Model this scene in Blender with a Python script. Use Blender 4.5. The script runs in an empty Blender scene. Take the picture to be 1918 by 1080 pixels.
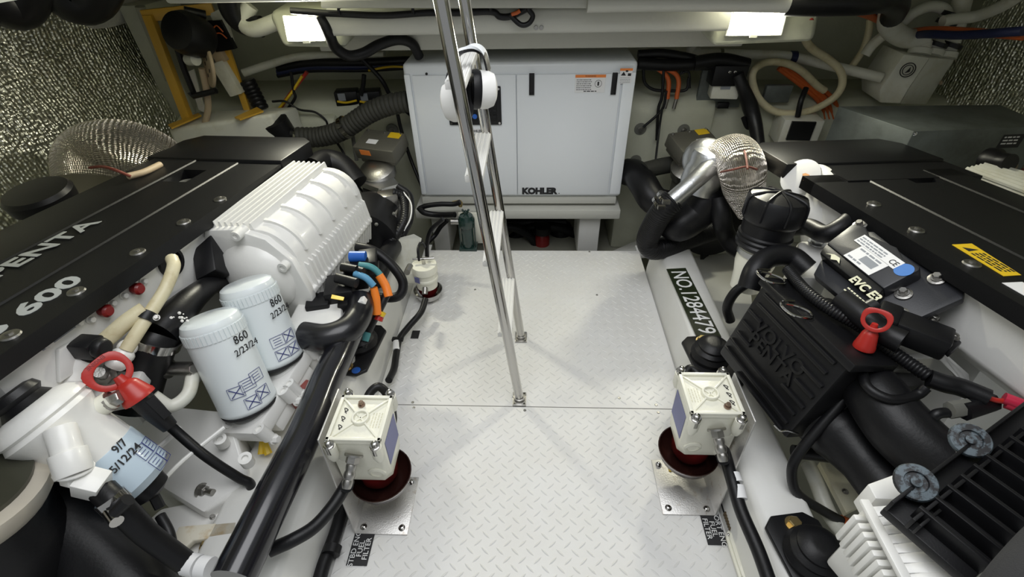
import bpy, bmesh, math, random
from mathutils import Vector, Matrix
SC = bpy.context.scene; COL = SC.collection
random.seed(7)
V = Vector
# ---------------------------------------------------------------- camera
PXF, CX, CY = 890.0, 959.0, 540.0
def cam_matrix(pitch, yaw, roll, loc):
    cp, sp = math.cos(pitch), math.sin(pitch)
    f = V((0, cp, -sp)); r = V((1, 0, 0)); u = r.cross(f)
    cr, sr = math.cos(roll), math.sin(roll)
    r2 = r*cr+u*sr; u2 = u*cr-r*sr
    R = Matrix((r2, u2, -f)).transposed()
    return Matrix.Translation(loc) @ (Matrix.Rotation(yaw, 3, 'Z') @ R).to_4x4()
EYE = V((0, 0, 1.5))
CM = cam_matrix(math.radians(38.57), math.radians(2.816), math.radians(-1.347), EYE)
cd = bpy.data.cameras.new('camera'); cam = bpy.data.objects.new('camera', cd); COL.objects.link(cam)
cam.matrix_world = CM; cd.sensor_width = 36; cd.lens = 36*PXF/1918; cd.clip_start = .02; cd.clip_end = 60
SC.camera = cam
# ---------------------------------------------------------------- world and light
SC.view_settings.view_transform = 'Standard'; SC.view_settings.look = 'None'
SC.view_settings.exposure = 0.08; SC.view_settings.gamma = 1; SC.view_settings.use_curve_mapping = False
W = bpy.data.worlds.new('world'); SC.world = W; W.use_nodes = True
W.node_tree.nodes['Background'].inputs[0].default_value = (.93, .97, 1, 1)
W.node_tree.nodes['Background'].inputs[1].default_value = .35
def area(name, loc, tgt, sx, sy, power, col):
    l = bpy.data.lights.new(name, 'AREA'); l.shape = 'RECTANGLE'; l.size = sx; l.size_y = sy; l.energy = power; l.color = col
    o = bpy.data.objects.new(name, l); COL.objects.link(o); o.location = loc
    o.rotation_euler = (V(tgt)-V(loc)).to_track_quat('-Z', 'Y').to_euler()
    return o
# daylight falling through the open deck hatch above the ladder
area('hatch_daylight', (0, .7, 2.35), (0, 1.15, 0), 1.5, 1.5, 30, (.97, .98, 1))
# ---------------------------------------------------------------- pixel -> place helpers
def ray(px, py):
    return CM.to_3x3() @ V(((px-CX)/PXF, -(py-CY)/PXF, -1))
def P(px, py, z=None, Y=None, X=None):
    r = ray(px, py)
    t = (z-1.5)/r.z if z is not None else (Y/r.y if Y is not None else X/r.x)
    return EYE+r*t
def S(s):
    """'px,py,z.3 px,py' -> points; the plane of a point is kept until the next is named"""
    out = []; k = {}
    for w in s.split():
        a = w.split(',')
        if len(a) > 2: k = {a[2][0]: float(a[2][1:])}
        out.append(P(float(a[0]), float(a[1]), **k))
    return out
class Fr:
    """a local frame: origin, three axes"""
    def __init__(s, o, x, y, z=None):
        s.o = V(o); s.x = V(x).normalized(); y = V(y); y = y-s.x*y.dot(s.x); s.y = y.normalized()
        s.z = s.x.cross(s.y) if z is None else V(z).normalized()
    def __call__(s, a, b, c=0): return s.o+s.x*a+s.y*b+s.z*c
    def M(s):
        m = Matrix((s.x, s.y, s.z)).transposed().to_4x4(); m.translation = s.o; return m
    def hit(s, px, py, c=0):
        r = ray(px, py); o = s.o+s.z*c
        p = EYE+r*((o-EYE).dot(s.z)/r.dot(s.z)); d = p-s.o
        return d.dot(s.x), d.dot(s.y)
WORLD = Fr((0, 0, 0), (1, 0, 0), (0, 1, 0))
# ---------------------------------------------------------------- mesh builder
def crom(pts, k=6):
    if len(pts) < 3: return list(pts)
    q = [pts[0]*2-pts[1]]+list(pts)+[pts[-1]*2-pts[-2]]; out = []
    for i in range(1, len(q)-2):
        a, b, c, d = q[i-1:i+3]
        for j in range(k):
            t = j/k
            out.append(.5*((2*b)+(c-a)*t+(2*a-5*b+4*c-d)*t*t+(3*b-a-3*c+d)*t**3))
    out.append(q[-2].copy()); return out
class MB:
    def __init__(s, fr=None): s.v = []; s.f = []; s.m = []; s.uv = []; s.M = fr.M() if isinstance(fr, Fr) else fr
    def add(s, vs, fs, mi=0, uvs=None):
        n = len(s.v)
        for p in vs:
            p = V(p); s.v.append(s.M @ p if s.M else p)
        for i, f in enumerate(fs):
            s.f.append([n+j for j in f]); s.m.append(mi); s.uv.append(uvs[i] if uvs else None)
        return s
    def box(s, c, d, r=None, mi=0, tp=None):
        """box centred at c; tp=(fx,fy) shrinks the top"""
        c = V(c); vs = []
        for k in (-1, 1):
            fx, fy = tp if (tp and k > 0) else (1, 1)
            for x, y in ((-1, -1), (1, -1), (1, 1), (-1, 1)):
                p = V((x*d[0]/2*fx, y*d[1]/2*fy, k*d[2]/2))
                if r is not None: p = r @ p
                vs.append(c+p)
        return s.add(vs, [(3, 2, 1, 0), (4, 5, 6, 7), (0, 1, 5, 4), (1, 2, 6, 5), (2, 3, 7, 6), (3, 0, 4, 7)], mi)
    def prism(s, pts, vec, mi=0):
        pts = [V(p) for p in pts]; vec = V(vec); n = len(pts)
        return s.add(pts+[p+vec for p in pts], [tuple(range(n))[::-1], tuple(range(n, 2*n))]+[(i, (i+1) % n, n+(i+1) % n, n+i) for i in range(n)], mi)
    def tube(s, pts, r, n=12, sm=6, mi=0, closed=False, cap=True, ridge=None, flat=1):
        """swept tube; r number or list (per input point); ridge=(pitch, amount) makes corrugations"""
        pts = [V(p) for p in pts]; np_ = len(pts)
        rl = list(r) if isinstance(r, (list, tuple)) else [r]*np_
        if closed: base = crom(pts[-2:]+pts+pts[:2], sm)[2*sm:-2*sm] if sm else pts; rr = [rl[0]]*len(base); base = base[:-1] if (base[0]-base[-1]).length < 1e-6 else base; rr = rr[:len(base)]
        elif sm and np_ > 2:
            base = crom(pts, sm); rr = []
            for i in range(np_-1):
                for j in range(sm): rr.append(rl[i]+(rl[i+1]-rl[i])*j/sm)
            rr.append(rl[-1])
        else: base = pts; rr = rl
        if ridge:
            pitch, am = ridge; L = 0; cum = [0]
            for a, b in zip(base, base[1:]): L += (b-a).length; cum.append(L)
            m = max(4, int(L/pitch)*4); nb = []; nr = []; k = 0
            for i in range(m+1):
                d = L*i/m
                while k < len(cum)-2 and cum[k+1] < d: k += 1
                t = (d-cum[k])/max(1e-9, cum[k+1]-cum[k])
                nb.append(base[k].lerp(base[k+1], t)); nr.append((rr[k]+(rr[k+1]-rr[k])*t)*(1+am*(0, .8, 1, .8)[i % 4]-am*.5))
            base, rr = nb, nr
        N = len(base); vs = []; fs = []; uvs = []
        def tan(i):
            if closed: return (base[(i+1) % N]-base[i-1]).normalized()
            return (base[min(i+1, N-1)]-base[max(i-1, 0)]).normalized()
        t0 = tan(0); nrm = t0.orthogonal().normalized(); L = 0
        for i in range(N):
            t = tan(i)
            if i: nrm = (t0.rotation_difference(t) @ nrm); L += (base[i]-base[i-1]).length
            t0 = t; nrm = (nrm-t*nrm.dot(t)).normalized(); b = t.cross(nrm)
            for j in range(n):
                a = 2*math.pi*j/n; vs.append(base[i]+(nrm*math.cos(a)+b*math.sin(a)*flat)*rr[i])
        lens = [0]
        for i in range(1, N+1): lens.append(lens[-1]+(base[i % N]-base[i-1]).length)
        for i in range(N if closed else N-1):
            i2 = (i+1) % N
            for j in range(n):
                j2 = (j+1) % n; fs.append((i*n+j, i*n+j2, i2*n+j2, i2*n+j))
                c = 2*math.pi*rr[i]
                uvs.append(((lens[i], c*j/n), (lens[i], c*(j+1)/n), (lens[i+1], c*(j+1)/n), (lens[i+1], c*j/n)))
        if cap and not closed:
            fs.append(tuple(range(n))[::-1]); uvs.append(None); fs.append(tuple(range((N-1)*n, N*n))); uvs.append(None)
        return s.add(vs, fs, mi, uvs)
    def lathe(s, prof, o, ax=(0, 0, 1), n=24, mi=0, ref=None, sq=1):
        o = V(o); ax = V(ax).normalized(); a = V(ref) if ref else ax.orthogonal(); a = (a-ax*a.dot(ax)).normalized(); b = ax.cross(a)
        vs = []; fs = []
        for r, h in prof:
            for j in range(n):
                t = 2*math.pi*j/n; vs.append(o+ax*h+(a*math.cos(t)+b*math.sin(t)*sq)*max(r, 1e-5))
        for i in range(len(prof)-1):
            for j in range(n):
                j2 = (j+1) % n; fs.append((i*n+j, i*n+j2, (i+1)*n+j2, (i+1)*n+j))
        if prof[0] == prof[-1]: return s.add(vs, fs, mi)
        if prof[0][0] > 1e-4: fs.append(tuple(range(n))[::-1])
        if prof[-1][0] > 1e-4: fs.append(tuple(range((len(prof)-1)*n, len(prof)*n)))
        return s.add(vs, fs, mi)
    def cyl(s, a, b, r, n=16, mi=0, r2=None):
        a = V(a); b = V(b); return s.lathe([(r, 0), (r if r2 is None else r2, (b-a).length)], a, b-a, n, mi)
    def bolt(s, p, ax, r, h, mi=0):
        p = V(p); ax = V(ax).normalized()
        s.lathe([(r*1.5, 0), (r*1.5, h*.25), (r, h*.25), (r, h*.9), (r*.8, h)], p, ax, 12, mi); return s
    def hexb(s, p, ax, r, h, mi=0):
        s.lathe([(r*1.35, 0), (r*1.35, h*.2)], p, ax, 16, mi); s.lathe([(r, h*.2), (r, h*.9), (r*.85, h)], p, ax, 6, mi); return s
    def ball(s, c, r, n=14, mi=0, ax=(0, 0, 1)):
        k = n//2; r = r if isinstance(r, (int, float)) else r
        return s.lathe([(r*math.sin(math.pi*i/k), -r*math.cos(math.pi*i/k)) for i in range(k+1)], c, ax, n, mi)
    def grid(s, fn, nu, nv, mi=0):
        vs = [fn(i/nu, j/nv) for j in range(nv+1) for i in range(nu+1)]
        fs = [(j*(nu+1)+i, j*(nu+1)+i+1, (j+1)*(nu+1)+i+1, (j+1)*(nu+1)+i) for j in range(nv) for i in range(nu)]
        uvs = [((i/nu, j/nv), ((i+1)/nu, j/nv), ((i+1)/nu, (j+1)/nv), (i/nu, (j+1)/nv)) for j in range(nv) for i in range(nu)]
        return s.add(vs, fs, mi, uvs)
def wloc(o):
    p = V((0, 0, 0))
    while o is not None: p = p+V(o.location); o = o.parent
    return p
def O(name, mb, mat, par=None, label=None, cat=None, group=None, kind=None, bev=0, seg=2, ang=38, recalc=True, flat=False):
    me = bpy.data.meshes.new(name); vs = mb.v
    if par is not None: off = wloc(par)
    else:
        xs = [p.x for p in vs]; ys = [p.y for p in vs]
        off = V(((min(xs)+max(xs))/2, (min(ys)+max(ys))/2, min(p.z for p in vs)))
    bm = bmesh.new(); bv = [bm.verts.new(p-off) for p in vs]; ul = bm.loops.layers.uv.new('UVMap')
    for f, m, uv in zip(mb.f, mb.m, mb.uv):
        try: fc = bm.faces.new([bv[i] for i in f])
        except ValueError: continue
        fc.material_index = m; fc.smooth = not flat
        if uv:
            for lp, c in zip(fc.loops, uv): lp[ul].uv = c
    bm.normal_update()
    if recalc: bmesh.ops.recalc_face_normals(bm, faces=bm.faces)
    if bev:
        ed = [e for e in bm.edges if len(e.link_faces) == 2 and e.calc_face_angle(0) > .7]
        bmesh.ops.bevel(bm, geom=ed, offset=bev, segments=seg, profile=.5, affect='EDGES', clamp_overlap=True)
        for f in bm.faces: f.smooth = not flat
    bm.to_mesh(me); bm.free()
    for m in (mat if isinstance(mat, (list, tuple)) else [mat]): me.materials.append(m)
    if not flat: me.set_sharp_from_angle(angle=math.radians(ang))
    o = bpy.data.objects.new(name, me); COL.objects.link(o)
    if par is not None: o.parent = par
    else: o.location = off
    return tag(o, label, cat, group, kind)
def tag(o, label=None, cat=None, group=None, kind=None):
    for k, v in (('label', label), ('category', cat), ('group', group), ('kind', kind)):
        if v: o[k] = v
    return o
def T(name, label, cat, loc, group=None):
    o = bpy.data.objects.new(name, None); COL.objects.link(o); o.location = loc; o.empty_display_size = .05
    return tag(o, label, cat, group)
def hose(name, pts, r, mat, label, cat, group=None, n=12, sm=6, ridge=None, par=None, flat=1):
    return O(name, MB().tube(S(pts) if isinstance(pts, str) else pts, r, n, sm, ridge=ridge, flat=flat), mat, par, label, cat, group)
def text(par, s, o, xd, yd, size, mat, ext=.0006, bold=0, name='lettering', align='CENTER', sx=1, shear=0, sp=1, lsp=1):
    """raised lettering: a mesh of the glyphs in the plane xd, yd at o"""
    cu = bpy.data.curves.new('t', 'FONT'); cu.body = s; cu.size = size; cu.extrude = ext; cu.offset = bold; cu.align_x = align; cu.align_y = 'CENTER'
    cu.resolution_u = 3; cu.shear = shear; cu.space_character = sp; cu.space_line = lsp
    t = bpy.data.objects.new('t', cu); COL.objects.link(t)
    dg = bpy.context.evaluated_depsgraph_get(); me = bpy.data.meshes.new_from_object(t.evaluated_get(dg))
    bpy.data.objects.remove(t); bpy.data.curves.remove(cu)
    fr = Fr(o, xd, yd); off = wloc(par) if par else V((0, 0, 0)); M = Matrix.Translation(-off) @ fr.M() @ Matrix.Diagonal((sx, 1, 1, 1))
    me.transform(M); me.materials.clear(); me.materials.append(mat); me.name = name
    ob = bpy.data.objects.new(name, me); COL.objects.link(ob); ob.parent = par
    return ob
def decal(par, name, fr, cx, cy, w, h, mat, t=.0008, label=None, c=0, rnd=0):
    """thin sticker lying on a frame's plane"""
    if rnd:
        pts = []
        for qx, qy, a0 in ((1, 1, 0), (-1, 1, 90), (-1, -1, 180), (1, -1, 270)):
            for k in range(4):
                a = math.radians(a0+30*k); pts.append((cx+qx*(w/2-rnd)+rnd*math.cos(a), cy+qy*(h/2-rnd)+rnd*math.sin(a), c))
    else: pts = [(cx-w/2, cy-h/2, c), (cx+w/2, cy-h/2, c), (cx+w/2, cy+h/2, c), (cx-w/2, cy+h/2, c)]
    return O(name, MB(fr).prism(pts, (0, 0, t)), mat, par, label)
def lines(par, fr, rows, mat, c=.001, t=.0003, name='small_print'):
    """printed lines too fine to read: rows of (x0, y, w, h) broken into word-like strips"""
    mb = MB(fr)
    for x0, y, w, h in rows:
        x = x0
        while x < x0+w-h:
            ww = min(random.uniform(1.2, 4.5)*h, x0+w-x); mb.box((x+ww/2, y, c+t/2), (ww, h, t)); x += ww+h*.8
    return O(name, mb, mat, par)
# ---------------------------------------------------------------- materials
def mat(name, col, rough=.5, metal=0, bump=None, var=None, coat=0, emit=0, spec=None, trans=0, fine=None):
    m = bpy.data.materials.new(name); m.use_nodes = True; nt = m.node_tree; b = nt.nodes['Principled BSDF']
    c = (*col, 1); b.inputs['Base Color'].default_value = c; b.inputs['Roughness'].default_value = rough; b.inputs['Metallic'].default_value = metal
    if coat: b.inputs['Coat Weight'].default_value = coat; b.inputs['Coat Roughness'].default_value = .08
    if spec is not None: b.inputs['Specular IOR Level'].default_value = spec
    if trans: b.inputs['Transmission Weight'].default_value = trans
    if emit: b.inputs['Emission Color'].default_value = c; b.inputs['Emission Strength'].default_value = emit
    tc = nt.nodes.new('ShaderNodeTexCoord')
    if bump:
        n = nt.nodes.new('ShaderNodeTexNoise'); n.inputs['Scale'].default_value = bump[0]; n.inputs['Detail'].default_value = 5
        bp = nt.nodes.new('ShaderNodeBump'); bp.inputs['Strength'].default_value = bump[1]; bp.inputs['Distance'].default_value = .004
        nt.links.new(tc.outputs['Object'], n.inputs['Vector']); nt.links.new(n.outputs['Fac'], bp.inputs['Height']); nt.links.new(bp.outputs['Normal'], b.inputs['Normal'])
    if var:
        n = nt.nodes.new('ShaderNodeTexNoise'); n.inputs['Scale'].default_value = var[0]; n.inputs['Detail'].default_value = 8; n.inputs['Roughness'].default_value = .65
        r = nt.nodes.new('ShaderNodeValToRGB'); r.color_ramp.elements[0].position = var[3] if len(var) > 3 else .35; r.color_ramp.elements[1].position = var[4] if len(var) > 4 else .6
        r.color_ramp.elements[0].color = (*var[1], 1); r.color_ramp.elements[1].color = c
        nt.links.new(tc.outputs['Object'], n.inputs['Vector']); nt.links.new(n.outputs['Fac'], r.inputs['Fac']); nt.links.new(r.outputs['Color'], b.inputs['Base Color'])
    return m
WHITE = mat('white engine paint', (.79, .785, .755), .32, bump=(60, .12), coat=.15)
GENW = mat('generator white', (.80, .83, .855), .3, bump=(6, .03), coat=.2)
FRP = mat('painted fibreglass', (.55, .56, .46), .5, bump=(30, .45), var=(4, (.45, .46, .36), 0, .25, .75))
FRPW = mat('white gelcoat', (.80, .80, .78), .4, bump=(40, .15), var=(6, (.74, .735, .69), 0, .25, .75))
DECK = mat('chequer plate white', (.74, .74, .735), .34, var=(5, (.69, .68, .65), 0, .25, .75), bump=(200, .05))
CREAM = mat('cream hose', (.66, .60, .40), .45, var=(14, (.5, .42, .24), 0, .3, .5))
PVC = mat('white pvc', (.70, .70, .62), .4, var=(8, (.58, .56, .44), 0, .3, .5))
IVORY = mat('ivory filter paint', (.80, .79, .68), .33, bump=(90, .15), coat=.2)
COVER = mat('black cover', (.0055, .0057, .0062), .45, bump=(400, .1), spec=.3)
PLAS = mat('black plastic', (.007, .007, .008), .40, bump=(300, .06), spec=.35)
RUB = mat('black rubber', (.006, .006, .007), .42, bump=(150, .1), spec=.32)
GLOSS = mat('black gloss pipe', (.007, .007, .010), .2, bump=(30, .04), coat=.4)
SEMI = mat('satin black rubber', (.007, .007, .009), .3, bump=(60, .05), coat=.15)
ECUP = mat('charcoal plastic', (.022, .023, .027), .42, bump=(300, .06))
DUST = mat('dusty dark hose', (.035, .035, .028), .7, bump=(80, .3))
STEEL = mat('polished stainless', (.50, .49, .47), .12, 1, bump=(25, .06))
DSTEEL = mat('worn steel', (.38, .37, .35), .35, 1, bump=(120, .2))
ALU = mat('cast aluminium', (.62, .63, .64), .36, 1, bump=(90, .25))
GALV = mat('galvanised plate', (.62, .61, .59), .45, .8, bump=(220, .2), var=(28, (.36, .29, .22), 0, .25, .42))
REDB = mat('red filter bowl', (.11, .008, .008), .12, coat=.5)
DISH = mat('dark brown shield', (.028, .010, .008), .14, coat=.4)
RED = mat('red plastic', (.42, .022, .015), .35)
DRED = mat('dark red plastic', (.22, .012, .012), .3)
ORANGE = mat('orange cable', (.55, .11, .02), .5)
ORBR = mat('bright orange sleeve', (.85, .22, .02), .45)
BLUE = mat('blue plastic', (.02, .12, .5), .4)
LBLUE = mat('light blue loom', (.10, .30, .48), .5)
TEAL = mat('teal loom', (.06, .25, .27), .5)
YEL = mat('yellow', (.75, .50, .02), .4)
YFR = mat('yellow ochre frame', (.62, .36, .04), .4, bump=(60, .2))
BRASS = mat('brass', (.55, .42, .2), .3, 1)
TAN = mat('tan disc', (.46, .36, .24), .6)
GREYBOX = mat('grey metal box', (.16, .18, .17), .5, .3, bump=(12, .2), var=(7, (.10, .11, .10)))
ACTG = mat('grey brown actuator', (.13, .125, .10), .5, .3, bump=(60, .2))
GREEN = mat('dark green glass', (.012, .035, .03), .15, coat=.5)
PAPER = mat('white label', (.80, .80, .80), .5)
INK = mat('black ink', (.012, .012, .014), .6)
BINK = mat('blue ink', (.03, .04, .2), .6)
GINK = mat('grey print', (.25, .27, .30), .6)
LORANGE = mat('warning orange', (.85, .25, .05), .5)
SILVER = mat('silver lettering', (.42, .44, .43), .4)
IVLET = mat('pale lettering', (.70, .69, .50), .5)
FILTW = mat('white filter can', (.74, .79, .80), .3, coat=.25)
FILTB = mat('pale blue filter can', (.52, .63, .72), .35, coat=.2)
VIOLET = mat('violet blue label', (.13, .14, .32), .4)
TRAY = mat('tray grey', (.54, .54, .49), .5, bump=(40, .3))
SIGNG = mat('olive black sign', (.025, .032, .016), .15, coat=.6)
CLOTH = mat('dark grey cloth', (.028, .028, .030), .95, bump=(500, .5))
DARKW = mat('bilge grey', (.34, .34, .28), .6, bump=(20, .3))
GASK = mat('rubber washer grey', (.15, .15, .13), .6)
NAVY = mat('navy hose', (.012, .018, .07), .45)
LAMPM = mat('lamp diffuser', (1, .98, .86), .4, emit=22)
def foil_mat(name, sc, col, rough, weave):
    """crinkled metal: voronoi facets over ridges, or a woven grid"""
    m = mat(name, col, rough, 1); nt = m.node_tree; b = nt.nodes['Principled BSDF']; N = nt.nodes.new; L = nt.links.new
    tc = N('ShaderNodeTexCoord'); mp = N('ShaderNodeMapping'); L(tc.outputs['UV'], mp.inputs['Vector']); mp.inputs['Scale'].default_value = sc
    def wave(d, k, dist):
        w = N('ShaderNodeTexWave'); w.bands_direction = d; w.inputs['Scale'].default_value = k; w.inputs['Distortion'].default_value = dist; w.inputs['Detail'].default_value = 2; L(mp.outputs['Vector'], w.inputs['Vector']); return w.outputs['Fac']
    def noise(k, det):
        n = N('ShaderNodeTexNoise'); n.inputs['Scale'].default_value = k; n.inputs['Detail'].default_value = det; L(mp.outputs['Vector'], n.inputs['Vector']); return n.outputs['Fac']
    def madd(x, k, y):
        e = N('ShaderNodeMath'); e.operation = 'MULTIPLY_ADD'; e.inputs[1].default_value = k; L(x, e.inputs[0])
        if y is None: e.inputs[2].default_value = 0
        else: L(y, e.inputs[2])
        return e.outputs[0]
    if weave: h = madd(noise(.5, 4), 3.5, madd(wave('X', .8, 3), 1, wave('Y', 1, 1.6)))
    else:
        v = N('ShaderNodeTexVoronoi'); v.inputs['Scale'].default_value = 2.2; L(mp.outputs['Vector'], v.inputs['Vector'])
        h = madd(noise(.18, 3), 7, madd(v.outputs['Distance'], 1.5, madd(wave('Y', .8, 3), .45, None)))
    bp = N('ShaderNodeBump'); bp.inputs['Strength'].default_value = .9; bp.inputs['Distance'].default_value = .012 if weave else .009
    L(h, bp.inputs['Height']); L(bp.outputs['Normal'], b.inputs['Normal'])
    return m
FOIL = foil_mat('foil insulation', (40, 66, 1), (.92, .92, .80), .34, False)
WRAP = foil_mat('woven silver heat wrap', (42, 42, 1), (.74, .68, .60), .3, True)
# ================================================================ SETTING
def struct(name, mb, m, **k): return O(name, mb, m, kind='structure', **k)
# two chequer plates with raised treads
fl = MB(); X0, X1 = -.572, .600; SEAM = 1.150
fl.box(((X0+X1)/2, (SEAM-.4)/2-.001, -.006), (X1-X0, SEAM+.4-.004, .012))
fl.box(((X0+X1)/2, (SEAM+2.222)/2, -.006), (X1-X0, 2.222-SEAM-.002, .012))
y = -.1; j = 0
while y < 2.21:
    x = X0+.014+(.0225 if j % 2 else 0)
    while x < X1-.012:
        if abs(y-SEAM) > .012:
            a = math.radians(-42 if j % 2 else 42); ca, sa = math.cos(a), math.sin(a); L, w, h = .0165, .0034, .0022
            prof = [(-L, 0, 0), (-L*.45, -w, 0), (L*.45, -w, 0), (L, 0, 0), (L*.45, w, 0), (-L*.45, w, 0), (-L*.62, 0, h*.8), (0, -w*.25, h), (L*.62, 0, h*.8), (0, w*.25, h)]
            vs = [(x+p[0]*ca-p[1]*sa, y+p[0]*sa+p[1]*ca, p[2]) for p in prof]
            fl.add(vs, [(0, 1, 6), (1, 2, 8, 7, 6), (2, 3, 8), (3, 4, 8), (4, 5, 6, 9, 8), (5, 0, 6), (6, 7, 8, 9)])
        x += .045
    y += .0232; j += 1
floor = struct('floor', fl, DECK, recalc=False, ang=25)
sm = MB()
for q in S('773,753,z0 775,763 1229,758 1233,772 983,768 890,542 1118,552 1104,471 1160,745'): sm.lathe([(.006, 0), (.005, .0015)], q, n=10)
O('screw_heads', sm, DSTEEL, floor)
bl = MB(); bl.box((0, 1.4, -.31), (5.4, 4.6, .02))
struct('trim_1', bl, DARKW)
def bed(sx, name, wd):
    x0 = .606; mb = MB()
    prof = [(x0, -.3), (x0+.004, .02), (x0+.022, .185), (x0+.04, .2), (x0+wd-.02, .2), (x0+wd, .185), (x0+wd+.02, -.3)]
    mb.prism([(sx*a, -.3, b) for a, b in prof], (0, 2.35, 0))
    # the bed drops away aft with a rounded end
    return struct(name, mb, FRPW, bev=.008)
bed(-1, 'trim_2', .27); bed(1, 'trim_3', .175)
# gutters between plates and beds
g = MB(); g.box((-.59, 1, -.02), (.036, 2.6, .01)); g.box((.603, 1, -.02), (.012, 2.6, .01)); struct('trim_4', g, FRPW)
# after bulkhead: low wall with a ledge, high wall behind
wb = MB()
def ledge(x0, x1, y0, y1, z0, z1, r=.07):
    pts = [(x0, y1, z0), (x0, y0, z0), (x0, y0, z1-r)]
    for k in range(1, 6): a = math.radians(18*k); pts.append((x0, y0+r-r*math.cos(a), z1-r+r*math.sin(a)))
    pts.append((x0, y1, z1)); wb.prism(pts, (x1-x0, 0, 0))
ledge(-2.4, -.66, 2.72, 3.2, -.3, .665); ledge(.535, 1.02, 2.70, 3.2, -.3, .70, .12); ledge(1.0, 2.4, 2.76, 3.2, -.3, .64)
ledge(-1.45, -1.12, 2.66, 3.2, -.3, .60, .05)
wb.box((0, 3.22, .5), (5, .06, 1.9))
struct('wall_back', wb, FRP, bev=.02)
# hull sides: foil-lined topsides with a white strake below
def foilwall(sx):
    def fn(u, v):
        y = -.2+3.0*v; z = -.1+1.42*u
        x = 1.98+.16*u+.03*math.sin(9*v+3*u)+.035*math.sin(4.2*v+5*u+1)+.010*math.sin(31*v+11*u)+.014*math.sin(13*u+4*v)
        return (sx*x, y, z)
    return fn
wl = struct('wall_left', MB().box((-2.34, 1.4, .5), (.06, 4.0, 2.0)), FRP)
FOILL = FOIL
def foil_panel(sx, wall):
    mb = MB().grid(foilwall(sx), 26, 60); n0 = len(mb.v)
    return O('foil_insulation_lining', mb, FOIL, wall, 'crinkled silver foil insulation')
foil_panel(-1, wl)
wr = struct('wall_right', MB().box((2.48, 1.4, .5), (.06, 4.0, 2.0)), FRP)
def fr_(u, v):
    y = 0+2.9*v; z = -.1+1.5*u
    return (2.22+.16*u+.02*math.sin(9*v+3*u)+.02*math.sin(5*v+7*u)+.006*math.sin(31*v+11*u), y, z)
O('foil_insulation_lining', MB().grid(fr_, 26, 60), FOIL, wr, 'crinkled silver foil insulation')
# sloping hull frame beside the left foil
st = MB(); a, b = S('225,10,Y2.62 345,235,Y2.72'); st.prism([a+V((-.02, 0, 0)), a+V((.10, .02, 0)), b+V((.10, .02, -.1)), b+V((-.05, 0, -.1))], (0, .3, 0)); struct('trim_5', st, FRP, bev=.015)
st = MB(); a, b = S('262,12,Y2.56 318,150,Y2.6'); st.tube([a, b], .022); struct('trim_6', st, DARKW)
# deck head over the engines, open at the hatch
ce = MB(); ce.box((0, 2.6, 1.40), (5, 1.3, .04)); ce.box((-1.75, .8, 1.40), (1.5, 2.5, .04)); ce.box((1.75, .8, 1.40), (1.5, 2.5, .04))
struct('ceiling', ce, FRP)
# dark grey shelf of the deck above the left foil
sh = MB(); sh.prism(S('-60,70,Y2.1 205,52,Y2.55 215,-20,Y2.6 -60,-25,Y2.1'), (0, .3, 0)); struct('trim_7', sh, TRAY)
# overhead cross beam
bm_ = MB(); prof = [(2.2, 1.095), (2.192, 1.11), (2.19, 1.175), (2.2, 1.192), (2.26, 1.20), (2.5, 1.20), (2.5, 1.095)]
bxa, bxb = P(612, 50, Y=2.19).x, P(1366, 55, Y=2.19).x; bm_.prism([(bxa, y, z) for y, z in prof], (bxb-bxa, 0, 0)); bm_.box((-.02, 2.62, 1.03), (2.0, .3, .10))
CB = struct('trim_8', bm_, TRAY, bev=.008)
O('bolt_head', MB().lathe([(.009, 0), (.008, .004)], P(1004, 52, Y=2.19), (0, -1, 0)), DSTEEL, CB); O('bolt_head', MB().lathe([(.009, 0), (.008, .004)], P(1014, 52, Y=2.19), (0, -1, 0)), DSTEEL, CB)
# hatch coaming across the very top
hc = MB(); hc.box((-.1, 2.03, 1.30), (2.5, .10, .10)); struct('trim_9', hc, TRAY, bev=.01)
hc2 = MB(); hc2.prism(S('600,16,Y2.12 1390,16 1390,-14 600,-14'), (0, .05, 0)); struct('trim_10', hc2, TRAY, bev=.008)
# light housings moulded into the deck head
def lamp(q, name, lab, grp):
    """q: pixel corners TL TR BR BL of the glowing lens at Y=2.3; the box reaches back to the deck"""
    c = [P(x, y, Y=yy) for x, y, yy in q]
    t = T(name, lab, 'light', (c[0]+c[2])/2, grp)
    ctr = (c[0]+c[1]+c[2]+c[3])/4; n = (c[1]-c[0]).cross(c[3]-c[0]).normalized()
    if n.y > 0: n = -n
    out = [ctr+(p-ctr)*1.10-n*.004 for p in c]
    O('lamp_frame', MB().prism([p-n*.02 for p in out], n*.022), PVC, t, bev=.004)
    O('lens', MB().prism(c, n*.004), LAMPM, t, 'glowing lens')
    # tabs of the frame
    mb = MB()
    for p, p2 in ((out[0], out[1]), (out[2], out[3])): mb.box(p.lerp(p2, .5), (.03, .01, .012))
    O('clip', mb, PVC, t)
    return ctr, n
hl = MB(); hl.prism(S('500,22,Y2.36 655,14,Y2.36 650,92,Y2.3 527,90,Y2.3'), (0, .4, .03)); hl.prism(S('1345,-8,Y2.36 1545,-12 1528,80,Y2.3 1330,88'), (0, .4, .03)); struct('trim_11', hl, FRP, bev=.03, seg=3)
c1, n1 = lamp([(531, 30, 2.30), (597, 33, 2.30), (606, 75, 2.27), (540, 76, 2.27)], 'bulkhead_light', 'square glowing work light to the left of the cross beam', 'work lights under the deck head')
c2, n2 = lamp([(1383, 12, 2.30), (1474, 12, 2.30), (1461, 64, 2.27), (1364, 65, 2.27)], 'bulkhead_light', 'square glowing work light to the right of the cross beam', 'work lights under the deck head')
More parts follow.
